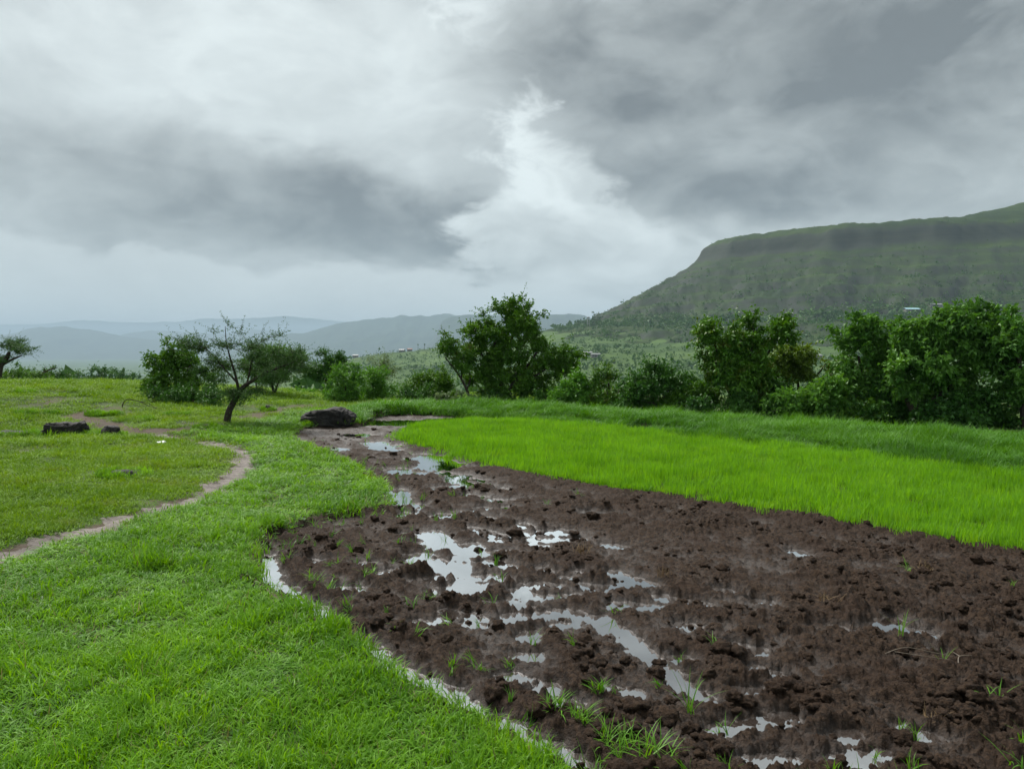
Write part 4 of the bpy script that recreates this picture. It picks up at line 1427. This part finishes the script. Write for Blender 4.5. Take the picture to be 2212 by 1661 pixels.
tree('shrub', 'straggly bush with curved bare branches right of the large-leaved bush', 'shrub', 20.9, (1300, 888),
     [[(1300, 892, .04), (1306, 868, .035), (1316, 842, .03), (1312, 812, .018)], [(1300, 888, .03), (1286, 860, .025), (1280, 826, .012)], [(1300, 885, .02), (1328, 862, .015), (1340, 835, .008)]],
     [(1290, 832, 28, 26), (1304, 806, 20, 12), (1270, 850, 22, 16), (1300, 866, 28, 12)], (0.085, 0.042), 'leaf_mixed', 60, 8, 9, 0.26, 0.3, 0.3, 20, 0.03)
tree('shrub', 'dry yellowish thin bush in the gap of the hedge', 'shrub', 21.6, (1345, 888), [],
     [(1346, 848, 28, 22), (1365, 858, 26, 18), (1335, 868, 26, 14)], (0.055, 0.02), 'leaf_yellow', 62, 9, 10, 0.26, 0.5, 0.1, 21, 0.02, stems=6)
tree('shrub', 'wide dark bush left of the yellow-tipped tree', 'shrub', 19.8, (1425, 896), [],
     [(1418, 815, 32, 24), (1442, 838, 46, 28), (1395, 846, 38, 28), (1470, 850, 36, 26), (1425, 874, 66, 14), (1370, 872, 26, 12)], (0.095, 0.048), 'leaf_dark', 170, 9, 12, 0.28, 0.35, 0.2, 22, 0.035, stems=6,
     spikes=[(1408, 796), (1490, 836)])
# right-hand trees
tree('yellow_tipped_tree', 'tree with upright yellowish leafy tips right of the hedge gap', 'tree', 18.5, (1585, 908),
     [[(1585, 912), (1584, 880), (1580, 840), (1572, 790)], [(1584, 870), (1610, 820), (1620, 760), (1626, 705)], [(1600, 838), (1650, 780), (1684, 722)], [(1582, 860), (1555, 800), (1545, 730)]],
     [(1556, 742, 34, 26), (1606, 735, 28, 30), (1684, 722, 16, 22), (1556, 790, 42, 40), (1618, 780, 42, 32), (1600, 840, 60, 38), (1530, 828, 28, 38), (1655, 762, 26, 16)],
     (0.125, 0.05), 'leaf_mixed', 150, 9, 13, 0.30, 0.75, 0.35, 23, 0.07, shoots=16,
     spikes=[(1626, 690), (1614, 700), (1538, 704), (1550, 716), (1692, 702), (1684, 708), (1580, 708), (1712, 738), (1640, 720)])
tree('yellow_tree', 'low olive-yellow tree behind the gap between two green trees', 'tree', 19.6, (1730, 905),
     [[(1730, 910), (1728, 870), (1722, 825), (1715, 790)], [(1728, 850), (1765, 810), (1785, 785)]],
     [(1698, 778, 42, 16), (1748, 768, 44, 14), (1722, 802, 48, 18), (1780, 790, 30, 18), (1690, 815, 34, 18)], (0.11, 0.05), 'leaf_yellow', 110, 9, 12, 0.30, 0.3, 0.2, 24, 0.05, flat=0.7)
tree('broad_leaved_tree', 'glossy broad-leaved green tree left of the forked-trunk tree', 'tree', 17.5, (1870, 916),
     [[(1870, 920), (1868, 880), (1862, 830), (1852, 770)], [(1868, 860), (1895, 810), (1905, 760)]],
     [(1850, 722, 34, 26), (1822, 755, 34, 32), (1902, 742, 36, 28), (1866, 785, 48, 38), (1842, 835, 46, 34), (1905, 800, 34, 36), (1880, 868, 48, 28)],
     (0.115, 0.065), 'leaf_big', 130, 9, 12, 0.28, 0.55, 0.35, 25, 0.06, shoots=14, spikes=[(1842, 692), (1868, 700), (1810, 722), (1900, 712), (1920, 712)])
tree('forked_tree', 'big glossy-leaved tree with dark forked trunk at the right', 'tree', 16.3, (1985, 926),
     [[(1986, 930, .13), (1980, 900, .12), (1968, 868, .10), (1952, 842, .075), (1925, 812, .05)], [(1984, 902, .09), (2012, 872, .075), (2045, 836, .055), (2075, 790, .035)],
      [(1965, 864, .06), (1985, 815, .045), (2005, 765, .03), (2020, 715, .015)], [(2042, 838, .045), (2100, 800, .03), (2135, 750, .02)]],
     [(2020, 726, 46, 26), (2082, 720, 50, 28), (2132, 704, 34, 20), (2060, 752, 66, 40), (2130, 752, 52, 44), (1978, 752, 38, 30), (2010, 800, 62, 34), (2105, 812, 70, 36), (1945, 795, 40, 30), (2060, 850, 66, 22), (1930, 840, 36, 20)],
     (0.12, 0.07), 'leaf_big', 230, 9, 12, 0.29, 0.45, 0.4, 26, 0.1, shoots=26,
     spikes=[(2122, 668), (2106, 678), (2146, 674), (1996, 708), (2030, 700), (2060, 692), (2170, 680), (1964, 735), (2180, 688)])
tree('broad_leaved_tree', 'broad-leaved tree cropped by the right edge of the picture', 'tree', 15.6, (2215, 930),
     [[(2215, 935), (2212, 890), (2205, 830), (2200, 760)]], [(2205, 745, 36, 34), (2196, 790, 38, 44), (2190, 860, 46, 38), (2265, 775, 60, 55), (2270, 860, 60, 50)],
     (0.115, 0.065), 'leaf_big', 150, 9, 12, 0.28, 0.45, 0.35, 27, 0.08, shoots=12, spikes=[(2200, 712), (2180, 720)])
tree('shrub', 'blue-green round-leaved shrub standing against the bund grass', 'shrub', 17.0, (1762, 914), [],
     [(1762, 862, 40, 28), (1800, 838, 28, 24), (1722, 880, 34, 22), (1790, 880, 34, 22), (1750, 890, 50, 12)], (0.10, 0.07), 'leaf_big', 130, 9, 10, 0.26, 0.45, 0.25, 28, 0.03, stems=6)
tree('shrub', 'dense dark shrub below the yellow-tipped tree', 'shrub', 18.0, (1585, 912), [],
     [(1575, 878, 50, 22), (1635, 880, 42, 24), (1525, 882, 36, 20), (1680, 884, 26, 18), (1600, 894, 80, 10)], (0.075, 0.04), 'leaf_dark', 140, 10, 12, 0.24, 0.35, 0.15, 29, 0.03, stems=7)
tree('shrub', 'tangled dark shrub under the forked tree, left of its trunk', 'shrub', 16.9, (1890, 920), [],
     [(1880, 885, 46, 24), (1920, 890, 40, 22), (1850, 895, 40, 16), (1900, 860, 36, 18)], (0.10, 0.05), 'leaf_dark', 110, 9, 10, 0.28, 0.35, 0.2, 30, 0.025, stems=9)
tree('shrub', 'dark leafy undergrowth bush right of the forked trunk', 'shrub', 15.9, (2110, 932), [],
     [(2120, 885, 60, 28), (2060, 892, 44, 24), (2160, 900, 50, 24), (2100, 912, 90, 12), (2020, 900, 30, 18)], (0.12, 0.06), 'leaf_dark', 130, 9, 11, 0.28, 0.4, 0.25, 31, 0.03, stems=9)
tree('shrub', 'olive sapling showing behind the forked trunk', 'shrub', 17.6, (1955, 915), [],
     [(1945, 862, 24, 18), (1960, 880, 28, 18)], (0.12, 0.05), 'leaf_yellow', 36, 9, 10, 0.26, 0.5, 0.4, 32, 0.02, stems=3)
for i_, (u, v, ru, rv, Yb, mt, lab) in enumerate([
        (1190, 872, 40, 14, 21.5, 'leaf_dark', 'low dark bush between the central tree and the large-leaved bush'),
        (1268, 874, 30, 12, 21.2, 'leaf_light', 'low light bush between the large-leaved and straggly bushes'),
        (1330, 878, 40, 12, 20.6, 'leaf_mixed', 'low leafy bush in front of the dry yellowish bush'),
        (1492, 858, 44, 34, 19.4, 'leaf_mid', 'mid-green bush squeezed left of the yellow-tipped tree'),
        (1660, 850, 40, 34, 19.0, 'leaf_dark', 'dark bush under the olive-yellow tree'),
        (1835, 892, 36, 18, 16.9, 'leaf_mid', 'small leafy bush at the foot of the broad-leaved tree'),
        (1060, 872, 50, 14, 22.6, 'leaf_dark', 'dark undergrowth at the foot of the central tree'),
        (650, 862, 36, 12, 29.0, 'leaf_light', 'low pale-green thicket behind the track'),
        (780, 868, 40, 12, 25.5, 'leaf_mid', 'low bush between the two light green round trees')]):
    tree('shrub', lab, 'shrub', Yb, (u, v + rv + 4), [], [(u, v, ru, rv), (u - ru * .5, v + rv * .4, ru * .6, rv * .6), (u + ru * .5, v + rv * .35, ru * .6, rv * .65)],
         (0.085, 0.045), mt, 70, 9, 12, 0.28, 0.4, 0.15, 80 + i_, 0.025, stems=4)
# bushes along the left crest
tree('shrub', 'low shrub on the left crest below the flat-crowned acacia', 'shrub', 41, (18, 822), [], [(20, 815, 34, 7), (-10, 812, 28, 8)], (0.10, 0.05), 'leaf_mid', 60, 9, 11, 0.4, 0.3, 0.1, 40, 0.03, stems=5)
tree('shrub', 'bush with a dead arching branch on the left crest', 'shrub', 36, (88, 828),
     [[(88, 832, .06), (90, 815, .05), (100, 802, .035), (124, 794, .015)], [(92, 812, .03), (94, 800, .02), (96, 792, .01)]], [(84, 818, 16, 9), (98, 822, 18, 7)], (0.08, 0.04), 'leaf_mid', 50, 9, 11, 0.34, 0.3, 0.1, 41, 0.03)
tree('shrub', 'rounded bush rightmost on the left crest', 'shrub', 40, (128, 826), [], [(128, 814, 16, 10), (112, 818, 20, 8), (140, 818, 10, 8)], (0.09, 0.045), 'leaf_dark', 56, 9, 11, 0.38, 0.3, 0.1, 42, 0.03, stems=5)
for i, (u, v, ru, rv, lab) in enumerate([(208, 812, 14, 13, 'tall hazy dark tree beyond the left crest'), (186, 822, 18, 9, 'hazy rounded bush left of the tall hazy tree'),
                                         (252, 818, 26, 11, 'wide hazy tree right of the tall hazy tree'), (288, 828, 20, 8, 'small hazy bush beside the left bushy tree'),
                                         (58, 806, 18, 7, 'hazy treetop behind the left crest shrubs')]):
    Yd = 120 + 12 * i
    pb = at(u, v, Yd)
    dv = (CAM_Z - g1(pb[0], Yd)) / Yd * F + HORIZON
    tree('hazy_tree', lab, 'tree', Yd, (u, dv), [[(u, dv + 2), (u, v + 4)]], [(u, v, ru, rv), (u - ru * .5, v + rv * .6, ru * .7, rv * .7), (u + ru * .5, v + rv * .6, ru * .7, rv * .7), (u, v + rv * 1.8, ru * 0.9, rv)],
         (0.30, 0.17), 'leaf_dark', 70, 8, 9, 0.9, 0.3, 0.1, 50 + i, 0.18, group='hazy trees beyond the left crest')


# ------------------------------------------------------------------ rocks
def on_ground(u, v, dz=0.0):
    d = ray(u, v)
    Ys = np.geomspace(1.5, 60, 2500)
    X, Z = d[0] / d[1] * Ys, CAM_Z + d[2] / d[1] * Ys
    g = np.maximum(gz(X, Ys), np.where(poly_sd(MUD, X, Ys) < 0, -0.06, -99))
    hit = np.nonzero(g >= Z)[0]
    i = hit[0] if len(hit) else int(np.argmin(Z - g))
    return np.array([X[i], Ys[i], g[i] + dz])


BOULDER_FEET = []


def boulder(name, label, u, v, w_px, h_px, seed, depth=0.75, sq=2.6, lean=0.0, cat='rock', Y=None, skew=0.0):
    """v is the foot of the rock; sizes in layout px"""
    if Y is None:
        p = on_ground(u, v); z0 = p[2]
    else:
        p = at(u, v, Y); z0 = g1(p[0], p[1])
    s = p[1] / F
    w, h = w_px * s, h_px * s
    bv, bf = ico(4 if w_px > 60 else 3)
    # superellipsoid with flat bottom, then weathered
    q = np.sign(bv) * np.abs(bv) ** (2 / sq)
    q = q / np.maximum(np.max(np.abs(q)), 1e-6)
    n = fbm3(bv * 1.5 + seed, seed, 4, 0.55)
    n2 = fbm3(bv * 6 + seed, seed + 50, 3, 0.6)
    q = q * (1 + 0.22 * n + 0.075 * n2)[:, None]
    q[:, 2] = np.where(q[:, 2] < 0, q[:, 2] * 0.35, q[:, 2])
    q[:, 2] *= 1 + lean * q[:, 0]
    q[:, 0] += skew * np.clip(q[:, 2], 0, 1)
    q[:, 0] *= w / (q[:, 0].max() - q[:, 0].min())
    q[:, 1] *= depth * w / (q[:, 1].max() - q[:, 1].min())
    q[:, 2] *= h / q[:, 2].max()
    BOULDER_FEET.append((p[0], p[1] + depth * w * 0.45, w * 0.5, depth * w * 0.5))
    o = obj(name, mesh_np(name, q, bf), M['basalt'], None, (p[0], p[1] + depth * w * 0.45, z0 - 0.01))
    return tag(o, label, cat)


boulder('boulder', 'big dark oblong basalt boulder at the corner of the mud field', 697, 917, 130, 37, 4, 0.55, 2.7, 0.14, skew=0.08)
boulder('boulder', 'large dark boulder left of its smaller neighbour on the pasture', 126, 943, 98, 32, 11, 0.6, 3.4, 0.10)
boulder('boulder', 'small rounded dark boulder beside the larger pasture boulder', 232, 945, 46, 26, 14, 0.7, 2.4)
boulder('boulder', 'flat dark rock cropped by the left edge of the pasture', 15, 942, 95, 12, 21, 0.5, 2.6, -0.2)
boulder('boulder', 'flat brown rock lying in the grass inside the path bend', 252, 1034, 84, 18, 23, 0.8, 2.2, 0.05)
boulder('rock', 'small black rock half sunk in the near grass', 318, 1232, 46, 15, 27, 0.8, 2.2)
boulder('rock', 'flat weathered rock on the low knoll near the acacia', 378, 900, 36, 9, 31, 0.6, 3.2)
boulder('rock', 'pointed earth-crusted rock on the track behind the acacia', 576, 889, 20, 14, 33, 0.9, 1.7)
boulder('rock', 'small grey stone on the pasture slope above the boulders', 248, 897, 15, 8, 35, 0.8, 2.2)
boulder('rock', 'low dark outcrop on the pasture below the knoll', 440, 926, 40, 10, 37, 0.6, 2.0)
boulder('rock', 'reddish-brown earth lump at the corner of the bank', 590, 1145, 26, 12, 39, 0.8, 2.0)
boulder('rock', 'flat stones heaped on the left pasture slope', 205, 900, 34, 6, 43, 0.6, 2.2)
boulder('rock', 'dark low stone on the slope at far left', 52, 897, 30, 5, 45, 0.6, 2.2)

boulder('rock', 'low dark stone on the pasture above the large boulder', 107, 897, 18, 7, 47, 0.8, 2.2)
boulder('rock', 'dark hump of rock right of the boulders by the muddy track', 307, 908, 26, 9, 49, 0.8, 2.0)
boulder('rock', 'small dark scarp stone high on the far left slope', 50, 850, 34, 7, 51, 0.6, 2.2)
rngb = np.random.default_rng(909)
bx, by = [], []
for (cx, cy_, rx, ry) in BOULDER_FEET:
    k = int(60 + 260 * rx)
    an = rngb.uniform(0, 6.28, k); rr = rngb.uniform(0.88, 1.18, k)
    bx.append(cx + rx * np.cos(an) * rr); by.append(cy_ + ry * np.sin(an) * rr)
bx, by = np.concatenate(bx), np.concatenate(by)
okb = poly_sd(MUD, bx, by) > 0.02
bx, by = bx[okb], by[okb]
stuff(finish_scatter('boulder_foot_grass', bx, by, gz(bx, by), rngb.uniform(0.8, 1.5, len(bx)), rngb.uniform(0.7, 1.8, len(bx)), bpy.data.collections['bank'], rngb, 0.2),
      'longer grass growing round the feet of the boulders', 'grass')

# fallen branch and small finds
def stick_thing(name, label, cat, lines, mat):
    B = Bag()
    p0 = lines[0][0][0]
    for pts, r0, r1 in lines:
        p = smooth_poly(np.array(pts) - p0, 5)
        B.tube(p, np.linspace(r0, r1, len(p)), 6)
    return tag(obj(name, B.mesh(name), mat, None, p0), label, cat)


fb = on_ground(263, 880)
stick_thing('fallen_branch', 'bent dead branch arching up from the pasture slope', 'branch',
            [([fb + (0, 0, -0.04), fb + (0.05, 0, 0.12), fb + (0.16, 0.02, 0.19), fb + (0.42, 0.05, 0.13), fb + (0.66, 0.05, 0.02), fb + (0.86, 0.02, -0.03)], 0.014, 0.007),
             ([fb + (0.42, 0.05, 0.13), fb + (0.55, 0.10, 0.11), fb + (0.7, 0.16, 0.02)], 0.010, 0.005)], M['bark'])


def mudp(u, v):
    p = gp(u, v, MUD_Z)
    h = float(mud_height(np.array([p[0]]), np.array([p[1]]))[0])
    return np.array([p[0], p[1], max(h, WATER_Z)])


M['root'] = material('root', sheet((0.11, 0.085, 0.06, 1), (0.20, 0.16, 0.12, 1)))
r0 = mudp(1912, 1422)
stick_thing('dry_root', 'pale dry root lying on the mud at the right', 'root',
            [([r0 + (0, 0, .02), r0 + (.12, .02, .045), r0 + (.25, -.01, .03), r0 + (.34, -.04, .02)], .0026, .0012),
             ([r0 + (.05, 0, .03), r0 + (.16, -.05, .03), r0 + (.30, -.08, .02)], .002, .001)], M['root'])
r0 = mudp(2070, 1440)
stick_thing('dry_root', 'short forked pale twig on the mud near the right edge', 'root',
            [([r0 + (0, 0, .01), r0 + (.03, .04, .03), r0 + (.10, .05, .03)], .003, .0015), ([r0 + (.03, .04, .03), r0 + (.02, .08, .035)], .0025, .0012)], M['root'])

# white rag on the pasture
rg = on_ground(348, 960, 0.02)
tx, ty = np.meshgrid(np.linspace(-.075, .075, 12), np.linspace(-.055, .055, 9), indexing='ij')
tz = 0.030 + 0.02 * fbm(tx * 9, ty * 9, 3, 700)
edgef = np.clip(1 - np.maximum(abs(tx) / .08, abs(ty) / .06) ** 4, 0, 1)
tag(obj('plastic_sheet', mesh_np('plastic_sheet', np.stack([tx.ravel(), ty.ravel(), (tz * edgef).ravel()], 1), grid_faces(12, 9)[:, ::-1]), M['white_rag'], None, rg),
    'small white plastic scrap lying on the pasture near the path', 'litter')


# larger grass tufts standing in the mud, each a plant of its own
def tuft(label, u, v, n, rad, L, wd, lean, curl, seed, mat='weed_attr', name='grass_tuft'):
    me = blade_tuft(name, M[mat], seed, n, rad, L, wd, lean, curl, 4)
    o = obj(name, me, None, None, mudp(u, v) + (0, 0, -0.005))
    return tag(o, label, 'grass tuft')


tuft('bright grass tuft on a clod beside the middle puddles', 925, 1285, 60, 0.05, (0.05, 0.10), 0.005, (0.1, 0.8), (0.3, 1.2), 301)
tuft('large bright grass tuft at the bottom edge right of the puddle', 1330, 1605, 70, 0.08, (0.08, 0.17), 0.006, (0.1, 0.9), (0.5, 1.6), 302)
tuft('spreading grass tuft at the bottom edge, rightmost of the bright tufts', 1420, 1640, 46, 0.08, (0.10, 0.20), 0.006, (0.2, 1.0), (0.5, 1.4), 303)
tuft('medium grass tuft between two puddles near the bottom', 1255, 1555, 50, 0.05, (0.06, 0.13), 0.006, (0.2, 0.9), (0.4, 1.4), 304)
tuft('small green tuft on a clod above the bottom puddle', 1290, 1490, 34, 0.035, (0.05, 0.10), 0.007, (0.2, 0.8), (0.4, 1.2), 305)
tuft('grass tuft with long blades at the end of the long puddle', 1490, 1535, 12, 0.03, (0.12, 0.26), 0.006, (0.05, 0.7), (0.2, 1.3), 306)
tuft('broad-bladed grass tuft right of the bottom puddle', 1200, 1530, 40, 0.05, (0.07, 0.14), 0.008, (0.3, 1.0), (0.4, 1.2), 307)
tuft('few upright grass blades beside the right-hand puddle', 1945, 1372, 6, 0.02, (0.10, 0.20), 0.006, (0.05, 0.6), (0.2, 1.0), 308)
tuft('single curved grass shoot near the pale root', 2035, 1425, 5, 0.02, (0.08, 0.16), 0.006, (0.05, 0.6), (0.2, 1.0), 309)
tuft('grass tuft at the left end of the mud beside a puddle', 795, 1240, 30, 0.06, (0.06, 0.12), 0.006, (0.2, 0.9), (0.4, 1.4), 310)
tuft('brown stubble clump in the middle of the mud', 1255, 1195, 40, 0.07, (0.05, 0.12), 0.004, (0.1, 0.9), (0.0, 0.6), 311, 'straw', 'stubble_clump')
tuft('brown stubble clump right of the middle puddles', 1435, 1245, 34, 0.06, (0.05, 0.11), 0.004, (0.1, 0.8), (0.0, 0.5), 312, 'straw', 'stubble_clump')
tuft('straw stubble clump left of the right-hand puddle', 1790, 1300, 24, 0.07, (0.05, 0.12), 0.004, (0.3, 1.1), (0.0, 0.8), 313, 'straw', 'stubble_clump')
tuft('straw stubble clump near the rice edge at the right', 2000, 1240, 26, 0.07, (0.05, 0.12), 0.004, (0.3, 1.1), (0.0, 0.8), 314, 'straw', 'stubble_clump')
tuft('dry straw clump near the bottom right corner', 2020, 1545, 22, 0.04, (0.04, 0.09), 0.004, (0.3, 1.2), (0.0, 0.8), 315, 'straw', 'stubble_clump')
tuft('tall grass tuft growing against the front of the big boulder', 742, 916, 60, 0.16, (0.12, 0.34), 0.008, (0.0, 0.5), (0.2, 1.2), 316)


# ------------------------------------------------------------------ far houses, tower, palms
def far_z(x, y):
    return max(float(gz(np.array([x]), np.array([y]), False)[0]), float(mesa_z(np.array([x]), np.array([y]))[0]))


def on_far(u, v, y0=450.0, y1=1600.0):
    """first point where the sight line meets the far relief"""
    d = ray(u, v)
    Ys = np.geomspace(y0, y1, 900)
    X, Z = d[0] / d[1] * Ys, CAM_Z + d[2] / d[1] * Ys
    g = np.maximum(gz(X, Ys, False), mesa_z(X, Ys))
    hit = np.nonzero(g >= Z)[0]
    i = hit[0] if len(hit) else int(np.argmin(Z - g))
    return np.array([X[i], Ys[i], g[i]])


def house(label, p, w, dpt, h, roof, rz=0.0, group=None):
    e = tag(empty('house', p), label, 'house', group)
    e.rotation_euler = (0, 0, rz)
    B = Bag(); B.box((0, 0, h / 2 - 0.6), (w, dpt, h + 1.2))
    wall = obj('wall', B.mesh('wall', False), M['wall'], e)
    # gabled sheet roof
    ov = 0.4; rh = h * 0.38
    x, y = w / 2 + ov, dpt / 2 + ov
    v = np.array([(-x, -y, h), (x, -y, h), (x, 0, h + rh), (-x, 0, h + rh), (-x, y, h), (x, y, h),
                  (-x, -y, h - .15), (x, -y, h - .15), (x, 0, h + rh - .15), (-x, 0, h + rh - .15), (-x, y, h - .15), (x, y, h - .15)]) + (0, 0, 0.05)
    f = np.array([(0, 1, 2, 3), (3, 2, 5, 4), (9, 8, 7, 6), (10, 11, 8, 9), (0, 6, 7, 1), (4, 5, 11, 10), (0, 3, 9, 6), (3, 4, 10, 9), (1, 7, 8, 2), (2, 8, 11, 5)])
    obj('roof', mesh_np('roof', v, f, None, False), M[roof], e)
    D = Bag(); D.box((0, -dpt / 2 - 0.02, 1.0), (1.1, 0.12, 2.0)); obj('door', D.mesh('door', False), M['opening'], e)
    for sx in (-0.3, 0.3):
        D = Bag(); D.box((sx * w, -dpt / 2 - 0.02, h * 0.55), (1.0, 0.12, 1.0)); obj('window', D.mesh('window', False), M['opening'], e)
    return e


house('teal-roofed building on the mesa bench above the right trees', on_far(1968, 676), 18, 9, 4.0, 'roof_teal', 0.1)
house('grey-roofed house right of the teal-roofed building', on_far(2022, 666), 15, 8, 3.6, 'roof_grey', -0.1)
house('small pale house on the mesa bench above the yellow-tipped tree', on_far(1703, 683), 10, 7, 3.4, 'roof_grey', 0.2)
house('long white shed below the mesa right of the central tree', on_far(1268, 768), 10, 6, 3.0, 'roof_grey', 0.0)
house('low white shed right of the long white shed below the mesa', on_far(1286, 771), 9, 5, 2.6, 'roof_grey', 0.15)
house('whitewashed house glimpsed above the olive-yellow tree', on_far(1762, 776, 300), 9, 6, 3.4, 'roof_grey', 0.3)
house('dark-roofed hut glimpsed left of the whitewashed house', on_far(1742, 778, 300), 6, 5, 2.6, 'roof_red', 0.1)
house('tiny white house at the foot of the terraced spur skyline', on_far(768, 768, 700), 9, 6, 3.5, 'roof_grey', 0.1)
house('tiny house with grey roof on the spur skyline left of the palms', on_far(868, 758, 700), 9, 6, 3.5, 'roof_grey', -0.2)
house('tiny red-roofed house beside the skyline palms', on_far(885, 756, 700), 8, 6, 3.2, 'roof_red', 0.3)


def water_tower(label, p, h):
    e = tag(empty('water_tower', p), label, 'tower')
    for sx in (-1, 1):
        for sy in (-1, 1):
            B = Bag(); B.tube([(sx * 1.6, sy * 1.6, -1.5), (sx * 1.35, sy * 1.35, h * .8)], [0.3, 0.3], 6)
            obj('leg', B.mesh('leg'), M['concrete'], e)
    for k in (0.25, 0.5, 0.75):
        B = Bag()
        for s in (-1, 1):
            B.box((s * 1.5, 0, h * .8 * k), (0.35, 3.0, 0.35)); B.box((0, s * 1.5, h * .8 * k), (2.6, 0.35, 0.33))
        obj('brace', B.mesh('brace', False), M['concrete'], e)
    B = Bag(); B.tube([(0, 0, h * .8), (0, 0, h * .8 + .05), (0, 0, h * .97), (0, 0, h)], [0.1, 2.0, 2.0, 0.1], 12)
    obj('tank', B.mesh('tank'), M['concrete'], e)
    return e


water_tower('slim concrete water tower on the saddle left of the mesa slope', on_far(1271, 704, 700), 14)


def palm(label, p, h, seed):
    rng = np.random.default_rng(seed)
    e = tag(empty('palm_tree', p), label, 'tree')
    B = Bag(); B.tube([(0, 0, -1), (0.1, 0, h * .5), (0, 0, h)], [0.4, 0.3, 0.25], 6); obj('trunk', B.mesh('trunk'), M['bark'], e)
    n = 60
    d = unit(rng.normal(size=(n, 3)) + (0, 0, 0.3))
    v, f = leaves(np.zeros((n, 3)) + (0, 0, h), d, unit(rng.normal(size=(n, 3)) + (0, 0, 1)), rng.uniform(1.2, 1.9, n), rng.uniform(.4, .7, n))
    obj('crown', mesh_np('crown', v, f, {'var': np.repeat(rng.random(n), 4)}, False), M['leaf_far'], e)


palm('left skyline palm of the close pair on the terraced spur', on_far(903, 757, 700), 9.5, 1)
palm('right skyline palm of the close pair on the terraced spur', on_far(917, 756, 700), 9.0, 2)
palm('lone skyline palm nearest the central tree', on_far(952, 752, 700), 8.5, 3)
pt = on_far(1284, 702, 700)
tree('skyline_tree', 'dark round tree beside the water tower on the saddle', 'tree', pt[1], (1284, 704), [[(1284, 706, .5), (1283, 694, .35)]], [(1284, 692, 7, 6), (1280, 698, 5, 4), (1289, 697, 4, 4)],
     (1.6, 1.0), 'leaf_far', 40, 6, 6, 1.6, 0.3, 0.1, 60, 0.4)

# ------------------------------------------------------------------ haze
hz = Bag()
hz.box((0, 9000, 275), (60000, 42000, 850))
hm = bpy.data.materials.new('haze')
hm.use_nodes = True
HT = NT(hm.node_tree)
pv = HT.n('ShaderNodeVolumePrincipled')
pv.inputs['Color'].default_value = (0.57, 0.75, 0.90, 1)
pv.inputs['Density'].default_value = 0.000108
pv.inputs['Anisotropy'].default_value = 0.0
HT.n('ShaderNodeOutputMaterial', Volume=pv.outputs[0])
ho = obj('haze', hz.mesh('haze', False), hm)
ho['kind'] = 'stuff'
ho['label'] = 'pale rainy haze hanging over the whole valley'
ho['category'] = 'haze'
